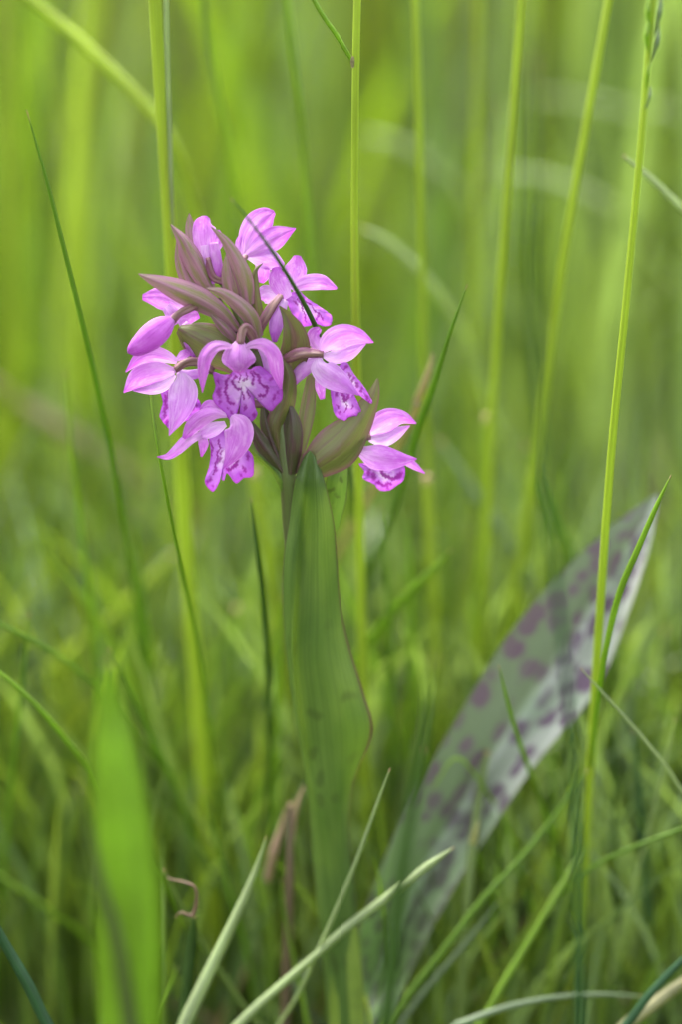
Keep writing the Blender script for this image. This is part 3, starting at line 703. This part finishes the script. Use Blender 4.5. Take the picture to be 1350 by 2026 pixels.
# the big spotted basal leaf that leans out to the right, further back
def bl(x, y, z): return (x, y, z - 450 + (y - 1000) * 0.33)
rows = [[bl(1298, 978, 0), bl(1300, 978, 0), bl(1302, 979, 0), bl(1303, 980, 0), bl(1304, 981, 0)],
        [bl(1225, 1030, 12), bl(1250, 1040, 0), bl(1266, 1050, -10), bl(1280, 1058, 0), bl(1290, 1068, 12)],
        [bl(1118, 1125, 50), bl(1165, 1150, -4), bl(1195, 1170, -48), bl(1226, 1190, -2), bl(1248, 1205, 50)],
        [bl(1010, 1250, 50), bl(1070, 1285, -4), bl(1110, 1310, -48), bl(1150, 1340, -2), bl(1182, 1365, 50)],
        [bl(905, 1420, 50), bl(965, 1445, -4), bl(1000, 1465, -48), bl(1040, 1485, -2), bl(1068, 1505, 50)],
        [bl(810, 1590, 50), bl(865, 1608, -4), bl(900, 1622, -48), bl(938, 1640, -2), bl(965, 1655, 50)],
        [bl(745, 1740, 50), bl(790, 1752, -4), bl(820, 1762, -48), bl(855, 1775, -2), bl(882, 1790, 50)],
        [bl(705, 1870, 50), bl(738, 1880, -4), bl(765, 1890, -48), bl(795, 1900, -2), bl(820, 1910, 50)],
        [(690, 2000, -70), (705, 2005, -50), (725, 2010, -60), (745, 2015, -50), (768, 2020, -64)],
        [(680, 2160, -10), (686, 2162, 10), (694, 2164, 6), (702, 2164, 10), (712, 2164, -8)]]
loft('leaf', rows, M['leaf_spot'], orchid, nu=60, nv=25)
H = _H

# ------------------------------------------------------------------ grass that can be told apart
CAMF = np.array(FWD)
G = dict(green=(0.135, 0.25, 0.022), dark=(0.055, 0.12, 0.020), bright=(0.20, 0.34, 0.022), yellow=(0.33, 0.44, 0.030), pale=(0.32, 0.40, 0.19), grey=(0.20, 0.27, 0.15), teal=(0.04, 0.11, 0.042), dead=(0.14, 0.085, 0.05), tan=(0.34, 0.29, 0.17), brown=(0.11, 0.075, 0.04), olive=(0.13, 0.19, 0.04), straw=(0.42, 0.41, 0.22), pink=(0.34, 0.23, 0.15))

def world_line(pts, root):
    q = [at(*p) for p in pts]
    if root:                                   # carry the blade on down to the soil
        a, b = q[-2], q[-1]; d = (b - a).normalized()
        if b.z > 0.004:
            hz = Vector((d.x, d.y, 0)); hl = hz.length
            run = b.z * min(hl / max(-d.z, 0.35), 0.8)
            hz = hz.normalized() if hl > 1e-6 else Vector((0, 0, 0))
            q.append(b + hz * run * 0.62 - Vector((0, 0, b.z * 0.5)))
            q.append(b + hz * run - Vector((0, 0, b.z + 0.004)))
    return q

def strip_mesh(name, q, wpx, nvis, mat, parent, fold=0.25, roll=0, round_=False, n=40, thick=0.00010):
    """a solid grass leaf (shallow folded section) or a round culm along world points; wpx full widths in photograph pixels, tip first"""
    arr = np.array([tuple(v) for v in q]); sp = catmull(arr, n)
    wv = np.array(wpx, float); 
    tt = np.linspace(0, 1, n) * (len(q) - 1) / max(nvis - 1, 1)
    wi = np.interp(np.clip(tt, 0, 1), np.linspace(0, 1, len(wv)), wv) * (1.0 if wv.max() > 40 or round_ else 0.86)
    V = []; U = []
    if round_: ring = [(math.cos(a), math.sin(a)) for a in np.linspace(0, 2 * math.pi, 10, endpoint=False)]
    else: ring = None
    for i in range(n):
        T = nrm(sp[min(i + 1, n - 1)] - sp[max(i - 1, 0)])
        s = np.cross(T, CAMF); s = nrm(s) if np.linalg.norm(s) > 1e-3 else np.array([1.0, 0, 0])
        nn = nrm(np.cross(s, T))
        r = math.radians(roll); s, nn = s * math.cos(r) + nn * math.sin(r), nn * math.cos(r) - s * math.sin(r)
        hw = 0.5 * wi[i] * scale_at(Vector(sp[i]))
        if round_:
            for k, (a, b) in enumerate(ring):
                V.append(sp[i] + s * a * hw + nn * b * hw); U.append((i / (n - 1), k / 10))
        else:
            t = min(thick, hw * 0.4)
            vs = [-1, -0.5, 0, 0.5, 1, 0.5, 0, -0.5]
            for k, v in enumerate(vs):
                off = fold * abs(v) * hw + (t if 0 < k < 4 else (-t if k > 4 else 0))
                V.append(sp[i] + s * v * hw + nn * off); U.append((i / (n - 1), (v + 1) / 2))
    ns = len(V) // n
    f = grid_faces(n, ns, True); f.append(tuple(range(ns))[::-1]); f.append(tuple((n - 1) * ns + k for k in range(ns)))
    return V, f, U

def grass(label, pts, wpx, col, kind='blade', root=True, name=None, cat=None, group=None, parent=None, fold=0.3, roll=0, shade=1.0):
    q = world_line(pts, root)
    base = q[-1] if parent is None else parent['_o']
    V, f, U = strip_mesh(name, q, wpx, len(pts), None, None, fold, roll, kind == 'stalk')
    V = [Vector(v) - Vector(base) for v in V]
    nm = name or ('grass_stalk' if kind == 'stalk' else 'grass_shoot')
    o = mesh_obj(nm, V, f, M[kind], parent, U)
    c = G[col]; o.color = (c[0] * shade, c[1] * shade, c[2] * shade, 1)
    if parent is None:
        o.location = base
        tag(o, label, cat or ('grass stalk' if kind == 'stalk' else 'grass'), group)
        o['_o'] = tuple(base)
    return o

GB = 'grass blades round the orchid'; GS = 'tall grass stalks'; GF = 'blurred grass stalks behind the orchid'
# sharp or nearly sharp, near the orchid's own plane
grass('thin dark green blade with bare pointed tip, far left of the flower head', [(52, 218, 4), (95, 370, 6), (150, 590, 10), (190, 760, 18), (232, 960, 30), (262, 1150, 45), (300, 1400, 60)], [2, 9, 12, 13, 13, 13, 13], 'green', group=GB)
grass('thin dark blade crossing in front of the top pink petals', [(455, 392, -14), (500, 445, -13), (545, 507, -10), (590, 580, -6), (625, 648, 1), (650, 720, 14), (680, 850, 30), (700, 1000, 42)], [2, 6, 8, 10, 12, 12, 12, 12], 'dark', group=GB)
grass('short green blade tip leaning right, just right of the flower head', [(926, 564, 8), (893, 655, 12), (862, 755, 18), (826, 860, 26), (790, 980, 40)], [2, 9, 13, 15, 15], 'green', group=GB)
grass('thin bright green blade under the pink bud, crossing the lowest petal tip', [(288, 690, 1), (295, 760, -1), (308, 860, -5), (330, 985, -4), (362, 1140, 6), (395, 1300, 20), (420, 1500, 40)], [5, 6, 7, 8, 9, 10, 10], 'bright', group=GB, shade=0.85)
grass('dark green blade standing left of the broad orchid leaf, tip below the petals', [(496, 985, 8), (508, 1080, 10), (520, 1180, 14), (530, 1330, 22), (530, 1480, 32)], [2, 10, 14, 15, 15], 'dark', group=GB)
grass('short bright blade pointing up right beside the broad orchid leaf', [(894, 1088, 30), (840, 1145, 34), (790, 1195, 40), (740, 1260, 50)], [3, 17, 20, 18], 'bright', group=GB)
grass('thin arching blade entering at the left edge above its brighter twin', [(-40, 1215, 14), (40, 1255, 16), (110, 1295, 20), (190, 1360, 26), (270, 1460, 40)], [8, 9, 9, 9, 9], 'green', group=GB)
grass('faint upright blade with pale tip near the left edge', [(57, 1213, 22), (47, 1320, 24), (30, 1470, 28), (12, 1640, 34), (0, 1800, 40)], [3, 9, 11, 12, 12], 'green', group=GB)
grass('sharp bright blade running down from the left edge behind the wide blurred leaf', [(-30, 1310, 0), (20, 1348, 0), (75, 1400, 1), (125, 1458, 3), (180, 1530, 6), (250, 1660, 18)], [7, 9, 11, 12, 12, 12], 'bright', group=GB)
grass('slanting green blade with pale tip between wide blurred leaf and yellow stalk', [(215, 1283, 16), (255, 1365, 18), (305, 1470, 22), (350, 1570, 30), (395, 1690, 42)], [4, 11, 14, 15, 15], 'green', group=GB)
grass('pale grey green blade rising from the bottom edge, straw coloured point', [(527, 1655, -8), (505, 1722, -9), (470, 1805, -11), (425, 1900, -13), (372, 2010, -16), (345, 2070, -18)], [2, 13, 22, 28, 33, 34], 'pale', group=GB, fold=0.5)
grass('long pale blade lying diagonally across the bottom behind the dark foreground blade', [(900, 1676, -8), (850, 1712, -9), (775, 1770, -10), (690, 1834, -11), (625, 1890, -11), (550, 1955, -12), (470, 2030, -14)], [2, 18, 22, 22, 17, 20, 24], 'pale', group=GB, fold=0.6)
grass('very thin pale blade slanting up below the broad orchid leaf', [(773, 1520, -12), (745, 1595, -12), (705, 1705, -12), (665, 1800, -11), (620, 1900, -10), (585, 1975, -8)], [3, 7, 9, 10, 9, 8], 'pale', group=GB)
grass('short thin blade with red tip in front of the spotted leaf', [(988, 1316, 2), (1005, 1385, 4), (1030, 1470, 8), (1062, 1560, 16), (1095, 1660, 28), (1120, 1760, 40)], [2, 9, 11, 12, 13, 13], 'bright', group=GB, shade=0.8)
grass('thin pale blade running off the right edge beside the yellow green stalk', [(1150, 1322, -4), (1195, 1372, -4), (1260, 1445, -3), (1320, 1518, -2), (1390, 1610, 0)], [2, 6, 8, 8, 8], 'pale', group=GB, shade=0.85)
grass('long dark green blade slanting across the lower right corner', [(1165, 1520, 10), (1110, 1600, 8), (1040, 1690, 5), (960, 1775, 2), (890, 1865, 0), (820, 1955, -2), (755, 2040, -4)], [4, 11, 13, 14, 15, 16, 16], 'green', group=GB)
grass('narrow pale blade lying just beneath the long dark slanting one', [(990, 1780, 6), (940, 1845, 5), (880, 1915, 3), (830, 1975, 2), (775, 2045, 0)], [2, 9, 12, 13, 14], 'grey', group=GB)
grass('blurred green blade slanting down right in front of the spotted leaf base', [(838, 1480, 20), (868, 1555, 22), (908, 1635, 26), (950, 1710, 32), (985, 1800, 42), (1000, 1900, 52)], [6, 15, 17, 18, 18, 18], 'bright', group=GB, shade=0.75)
grass('thin arching green blade reaching in from the right edge near the bottom', [(1400, 1620, -2), (1330, 1648, 0), (1250, 1678, 2), (1170, 1718, 4), (1105, 1775, 8), (1050, 1850, 14)], [8, 9, 10, 10, 10, 10], 'green', group=GB)
grass('bright yellow green blade rising from the bottom edge towards the right', [(1165, 1665, 16), (1135, 1715, 10), (1090, 1790, 4), (1040, 1875, 0), (1000, 1940, -3), (955, 2020, -6)], [5, 12, 15, 17, 18, 19], 'bright', group=GB)
grass('nearly level pale green blade along the bottom edge at right', [(1275, 1972, -4), (1190, 1968, -5), (1100, 1974, -7), (1010, 1992, -9), (930, 2020, -11), (880, 2050, -12)], [5, 10, 13, 16, 18, 18], 'grey', group=GB, fold=0.5)
grass('pale broad blade end in the bottom right corner', [(1400, 1912, -10), (1340, 1955, -10), (1280, 2000, -11), (1220, 2050, -12)], [20, 28, 32, 32], 'straw', group=GB, shade=0.8, fold=0.5)
grass('dark blue green blade crossing the bottom right corner', [(1400, 1860, -16), (1340, 1912, -16), (1285, 1970, -17), (1225, 2045, -18)], [16, 18, 20, 20], 'teal', group=GB)
grass('small curled blade arching over at the bottom centre', [(665, 1962, 4), (676, 1948, 2), (698, 1948, 0), (718, 1966, -2), (730, 2000, -4), (738, 2050, -6)], [3, 6, 8, 9, 9, 9], 'yellow', group=GB)
grass('short bright blade tip at the bottom edge beside the dark stub', [(350, 1914, -3), (335, 1950, -3), (315, 1990, -4), (292, 2040, -5)], [2, 9, 10, 10], 'bright', group=GB)
grass('dark blue green blurred blade in the bottom left corner', [(-40, 1780, -26), (10, 1870, -26), (55, 1950, -27), (105, 2050, -28)], [18, 24, 28, 28], 'teal', group=GB)
grass('yellowish blurred blade running down right from the left edge, lower corner', [(-30, 1715, 26), (40, 1762, 26), (110, 1812, 28), (165, 1850, 32), (230, 1920, 40)], [10, 13, 14, 14, 14], 'bright', group=GB, shade=0.8)
grass('small pointed blade tip at the bottom centre under the broken brown stalk', [(556, 1740, 6), (562, 1800, 4), (576, 1880, 2), (595, 1960, 0), (612, 2040, -2)], [2, 7, 9, 11, 12], 'bright', group=GB, shade=0.85)
# foreground, out of focus
grass('wide bright green leaf, blurred, standing at the lower left', [(212, 1305, -88), (218, 1400, -88), (228, 1500, -89), (240, 1620, -90), (250, 1760, -91), (255, 1900, -92), (258, 2060, -93)], [4, 56, 92, 120, 138, 136, 126], 'bright', shade=1.05, group='blurred foreground leaves', fold=0.3)
grass('narrower blurred leaf beside the wide one at lower left', [(128, 1745, 70), (132, 1820, 70), (140, 1910, 69), (146, 2050, 68)], [3, 34, 46, 50], 'bright', group='blurred foreground leaves', shade=0.85)
grass('dark folded leaf edge in front of the wide blurred leaf', [(150, 1555, -96), (172, 1640, -96), (200, 1760, -97), (235, 1880, -98), (262, 2060, -100)], [6, 22, 30, 36, 40], 'olive', group='blurred foreground leaves', shade=0.7)
grass('dark green blurred blade rising at the bottom right of the orchid stem', [(862, 1300, -88), (845, 1420, -89), (822, 1560, -90), (800, 1700, -91), (782, 1850, -92), (762, 2060, -94)], [4, 18, 26, 30, 32, 34], 'dark', group='blurred foreground leaves', shade=0.9)
grass('dim blurred foreground blade hanging over the spotted leaf', [(1056, 120, -92), (1052, 380, -92), (1058, 680, -91), (1082, 980, -90), (1116, 1280, -89), (1142, 1600, -88), (1150, 2060, -86)], [5, 10, 13, 15, 17, 18, 18], 'teal', group='blurred foreground leaves')
# stalks
def stalk(label, pts, wpx, col, group=GS, **k): return grass(label, pts, wpx, col, 'stalk', group=group, **k)
s = stalk('two toned stout grass stalk passing behind the top of the flower head', [(303, -60, 26), (313, 120, 27), (325, 300, 28), (337, 480, 30), (348, 700, 34), (358, 900, 38), (372, 1150, 42), (392, 1400, 46), (412, 1650, 52), (430, 1900, 58)], [26, 26, 26, 26, 28, 28, 28, 30, 32, 32], 'yellow')
grass(None, [(327, -60, 25), (329, 60, 25), (333, 200, 26), (338, 360, 27), (342, 470, 28)], [15, 14, 13, 10, 4], 'pale', root=False, name='leaf_sheath', parent=s)
s = stalk('upright grass stalk with side leaf joining near the top edge', [(709, -60, 14), (705, 120, 14), (703, 300, 15), (703, 500, 17), (706, 700, 20), (710, 900, 24), (714, 1100, 28), (718, 1300, 34), (722, 1500, 42)], [15, 15, 14, 15, 16, 17, 18, 18, 18], 'yellow')
grass(None, [(600, -40, 12), (635, 24, 12), (668, 72, 13), (698, 122, 14)], [10, 11, 11, 9], 'bright', root=False, name='leaf', parent=s)
grass(None, [(698, 112, 13.4), (700, 122, 13.4), (702, 134, 13.6)], [6, 15, 14], 'tan', root=False, name='node', parent=s)
s = stalk('sharp yellow green flowering stalk leaning right along the right edge', [(1296, -60, -6), (1284, 100, -6), (1272, 260, -6), (1256, 430, -5), (1236, 640, -4), (1215, 850, -2), (1200, 1040, 0), (1188, 1220, 3), (1174, 1440, 8), (1160, 1660, 16), (1146, 1860, 26), (1136, 2050, 36)], [14, 12, 13, 14, 15, 16, 16, 17, 18, 20, 21, 21], 'yellow')
for i, (a, b) in enumerate([((1284, 104), (1284, 40)), ((1290, 120), (1306, 50)), ((1288, 60), (1286, -10)), ((1296, 70), (1310, -20)), ((1280, 175), (1290, 120)), ((1278, 215), (1288, 170))]):
    mid = ((a[0] + b[0]) / 2 + (4 if i % 2 else -3), (a[1] + b[1]) / 2)
    grass(None, [(b[0], b[1], -8), (mid[0], mid[1], -9), (a[0], a[1], -7)], [2, 14 if i < 4 else 8, 4], 'grey' if i % 2 else 'bright', root=False, name='spikelet', parent=s)
grass('slender blade with red tip leaning off the right stalk over the spotted leaf', [(1329, 940, -8), (1300, 1002, -8), (1262, 1090, -7), (1232, 1160, -6), (1212, 1230, -5), (1196, 1310, -4), (1182, 1400, 2), (1172, 1500, 8)], [2, 11, 15, 16, 15, 13, 12, 10], 'bright', group=GB)
s = stalk('greenish stalk with broken node standing in the lower right', [(966, 1485, 22), (950, 1570, 18), (938, 1660, 12), (926, 1780, 8), (917, 1900, 6), (910, 2050, 4)], [12, 15, 18, 20, 20, 21], 'olive')
grass(None, [(948, 1625, 8), (942, 1648, 9), (936, 1670, 10)], [4, 14, 18], 'straw', root=False, name='node', parent=s)
s = stalk('broken dry stalk, red brown, with split tip at the bottom centre', [(574, 1588, 10), (573, 1660, 8), (573, 1740, 6), (570, 1850, 4), (566, 1960, 2), (562, 2060, 0)], [9, 12, 17, 20, 21, 21], 'brown')
grass(None, [(602, 1555, 12), (588, 1590, 11), (578, 1650, 10), (574, 1700, 8)], [3, 10, 12, 8], 'pink', 'dry', root=False, name='split_tip', parent=s)
grass('curled pinkish tan dead leaf scrap beside the broken brown stalk', [(566, 1600, 14), (556, 1640, 14), (540, 1690, 14), (528, 1745, 16)], [4, 16, 22, 16], 'pink', 'dry', cat='dead leaf', name='dead_leaf', root=False)
s = grass('yellowing blade sloping down right under the curled dry leaf tip', [(322, 1720, -6), (345, 1768, -5), (380, 1835, -4), (430, 1915, -3), (495, 2010, -3)], [7, 14, 16, 16, 17], 'olive', group=GB)
grass('curled brown dry leaf tip hooked over at the lower left', [(346, 1816, -12), (358, 1806, -13), (378, 1812, -13), (388, 1790, -13), (386, 1758, -13), (366, 1746, -12), (338, 1740, -9), (328, 1734, -7)], [3, 6, 9, 9, 7, 6, 4, 3], 'dead', 'dry', cat='dry leaf', name='dry_leaf', root=False, fold=0.6)
grass('dark green cut stub standing under the curled dry leaf', [(384, 1812, -9), (380, 1860, -9), (372, 1930, -10), (360, 2050, -12)], [6, 22, 27, 30], 'dark', group=GB, shade=0.7, fold=0.6)

for lab, pts, wd, col in [
    ('very fine bright blade bending over the lower part of the spotted leaf', [(858, 1560, 14), (905, 1500, 15), (960, 1560, 16), (1010, 1650, 20), (1040, 1760, 26)], [2, 6, 8, 8, 8], 'bright'),
    ('fine upright blade between the spotted leaf and the yellow right stalk', [(1090, 1480, 30), (1096, 1580, 30), (1100, 1700, 32), (1098, 1850, 38)], [2, 8, 10, 10], 'green'),
    ('fine pale blade leaning right from the bottom right, thinner than its neighbours', [(1338, 1420, 12), (1312, 1530, 12), (1280, 1660, 14), (1240, 1800, 18), (1205, 1950, 24)], [2, 6, 8, 9, 9], 'pale'),
    ('slim dark blade right of the yellow right stalk, pointing straight up', [(1212, 1380, 20), (1216, 1500, 20), (1218, 1640, 22), (1212, 1820, 28)], [2, 7, 9, 10], 'dark'),
    ('fine bright blade standing close beside the broken node stalk', [(1002, 1600, 18), (990, 1700, 18), (976, 1820, 20), (960, 1960, 24)], [2, 7, 9, 9], 'bright'),
    ('thin green blade leaning left across the bottom, left of the broken brown stalk', [(402, 1560, 14), (424, 1650, 14), (452, 1760, 16), (486, 1880, 20), (505, 1990, 26)], [2, 8, 10, 11, 11], 'green'),
    ('thin blade tip between the dark upright blade and the broad orchid leaf', [(556, 1180, 34), (552, 1280, 34), (548, 1400, 36), (546, 1540, 42)], [2, 9, 11, 12], 'bright'),
    ('slender green blade rising right of the broad orchid leaf, halfway up', [(752, 1000, 40), (764, 1110, 40), (772, 1230, 42), (776, 1380, 48), (772, 1540, 58)], [2, 10, 13, 13, 13], 'green'),
    ('slender bright blade next to the yellow stalk right of the broad leaf', [(805, 1010, 48), (812, 1130, 48), (815, 1270, 50), (812, 1430, 58)], [2, 11, 14, 14], 'bright'),
    ('faint thin blade at the left, between dark pointed blade and yellow stalk', [(268, 1010, 50), (276, 1130, 50), (290, 1270, 52), (304, 1430, 60)], [2, 11, 13, 14], 'green'),
    ('faint thin bright blade rising from the left side below the straw', [(128, 735, 46), (140, 880, 46), (158, 1040, 48), (180, 1200, 52), (196, 1380, 60)], [2, 9, 11, 12, 12], 'bright')]:
    grass(lab, pts, wd, col, group=GB)
# background stalks and arching leaves, out of focus but countable
stalk('blurred diagonal stalk crossing the top left corner', [(20, -30, 88), (110, 40, 88), (200, 120, 86), (300, 222, 84), (345, 290, 84), (385, 420, 90), (430, 640, 100)], [20, 22, 23, 23, 22, 20, 18], 'yellow', GF)
for lab, pts, wd, col in [
    ('broad blurred yellow stalk at the left edge of the picture', [(10, -60, 190), (16, 250, 190), (22, 600, 195), (20, 900, 205), (10, 1250, 230)], 40, 'yellow'),
    ('broad blurred yellow stalk above left, second from the left edge', [(190, -60, 200), (178, 200, 200), (170, 480, 200), (160, 800, 210), (150, 1150, 230)], 44, 'yellow'),
    ('faint olive stalk between the two broad blurred yellow ones', [(105, -60, 260), (100, 300, 260), (95, 700, 270), (100, 1100, 290)], 26, 'olive'),
    ('thin blurred stalk slanting right above the flower head', [(392, -60, 95), (412, 80, 95), (436, 230, 96), (466, 420, 100), (500, 640, 110), (540, 900, 125)], 16, 'bright'),
    ('blurred green stalk rising right of the top petals', [(560, -60, 70), (582, 130, 70), (602, 320, 72), (618, 520, 76), (640, 760, 84), (660, 1000, 95)], 19, 'bright'),
    ('blurred yellow green stalk right of the upright side leaf stalk', [(820, -60, 62), (828, 150, 62), (832, 350, 64), (838, 560, 68), (842, 780, 74), (850, 1000, 82), (862, 1250, 95)], 18, 'yellow'),
    ('faint pale stalk in the upper middle, between two brighter ones', [(950, -60, 130), (945, 200, 130), (940, 450, 132), (940, 700, 140), (945, 1000, 150)], 22, 'yellow'),
    ('tall yellow stalk behind the dim foreground blade', [(1036, -60, 48), (1022, 150, 48), (1006, 370, 49), (990, 590, 52), (976, 790, 56), (966, 1000, 62), (958, 1200, 70)], 22, 'yellow'),
    ('long curved stalk bending left in the upper right', [(1216, -60, 46), (1186, 110, 46), (1152, 300, 47), (1118, 500, 49), (1090, 700, 53), (1064, 880, 58), (1036, 1060, 66), (1012, 1230, 76)], 22, 'yellow'),
    ('yellow blurred stalk standing between broad leaf and spotted leaf', [(846, 940, 60), (852, 1080, 60), (862, 1220, 62), (866, 1360, 66), (862, 1500, 74)], 24, 'yellow'),
    ('second green blurred stalk left of the spotted leaf tip', [(966, 820, 70), (962, 960, 70), (955, 1110, 72), (940, 1280, 78), (925, 1450, 90)], 22, 'bright'),
    ('pale yellow blurred stalk left of the orchid stem below the petals', [(500, 930, 66), (520, 1050, 66), (540, 1180, 68), (560, 1330, 74), (570, 1500, 84)], 30, 'yellow'),
    ('blurred green stalk low between yellow stalk and dark blade', [(470, 1200, 80), (462, 1350, 80), (450, 1500, 84), (440, 1700, 95)], 20, 'bright')]:
    stalk(lab, pts, [wd * 0.72] * len(pts), col, GF, shade=0.95)
for lab, pts, wd, col in [
    ('pale arching blurred leaf just right of the upright stalk', [(715, 452, 95), (770, 480, 95), (830, 535, 96), (885, 605, 100), (930, 690, 108), (965, 800, 120)], [10, 18, 22, 22, 22, 20], 'pale'),
    ('pale grey blade tip entering at the right edge, upper half', [(1234, 308, 40), (1285, 350, 40), (1345, 408, 41), (1440, 495, 42), (1540, 620, 46)], [5, 16, 20, 20, 20], 'pale'),
    ('faint pale leaf arching across the upper middle', [(720, 268, 230), (790, 285, 230), (860, 330, 232), (930, 400, 238), (980, 520, 250)], [12, 22, 24, 24, 22], 'pale'),
    ('faint pale leaf drooping between the two tall right stalks', [(960, 350, 220), (1040, 345, 220), (1120, 365, 220), (1220, 415, 222), (1290, 500, 230)], [12, 20, 24, 22, 18], 'pale'),
    ('tan blurred straw slanting below the left petals', [(-40, 745, 200), (60, 810, 200), (160, 872, 200), (260, 935, 202), (360, 1010, 208)], [26, 30, 32, 32, 30], 'tan'),
    ('blurred light green leaf slanting up right at the left side', [(345, 1095, 95), (270, 1175, 95), (180, 1260, 97), (80, 1345, 100), (-30, 1430, 106)], [10, 26, 32, 34, 34], 'yellow'),
    ('blurred pale leaf standing upright behind the tall stalks', [(1000, 205, 180), (985, 290, 180), (975, 380, 182), (968, 520, 190)], [10, 28, 34, 30], 'pale'),
    ('small faded blade tip behind the short green blade', [(858, 700, 34), (846, 745, 34), (826, 795, 36), (800, 860, 42)], [5, 16, 18, 14], 'tan'),
    ('level pale blurred blade crossing the upper right corner', [(1060, 190, 280), (1150, 200, 280), (1260, 222, 280), (1400, 270, 284)], [10, 16, 20, 20], 'pale'),
    ('grey green blurred leaf leaning left of the spotted leaf tip', [(870, 870, 90), (950, 990, 90), (1020, 1100, 92), (1080, 1230, 98)], [10, 24, 28, 26], 'grey'),
    ('blurred green leaf slanting left above the spotted leaf', [(1040, 880, 80), (1085, 1000, 80), (1130, 1110, 84), (1160, 1240, 92)], [8, 22, 26, 24], 'green'),
    ('pale blade standing behind the spotted leaf at the right edge', [(1235, 1370, 60), (1245, 1480, 60), (1255, 1600, 64), (1262, 1760, 72)], [8, 22, 26, 26], 'grey'),
    ('second pale blade behind the spotted leaf, nearer the right edge', [(1318, 1240, 70), (1308, 1400, 70), (1300, 1560, 74), (1296, 1750, 84)], [8, 18, 22, 24], 'grey'),
    ('dark upright blade in the lower right, between pale blades', [(1255, 1440, 24), (1265, 1560, 24), (1275, 1700, 26), (1285, 1860, 30)], [6, 13, 16, 17], 'teal')]:
    grass(lab, pts, wd, col, group='blurred leaves behind the orchid')
for o in bpy.data.objects:
    if '_o' in o: del o['_o']
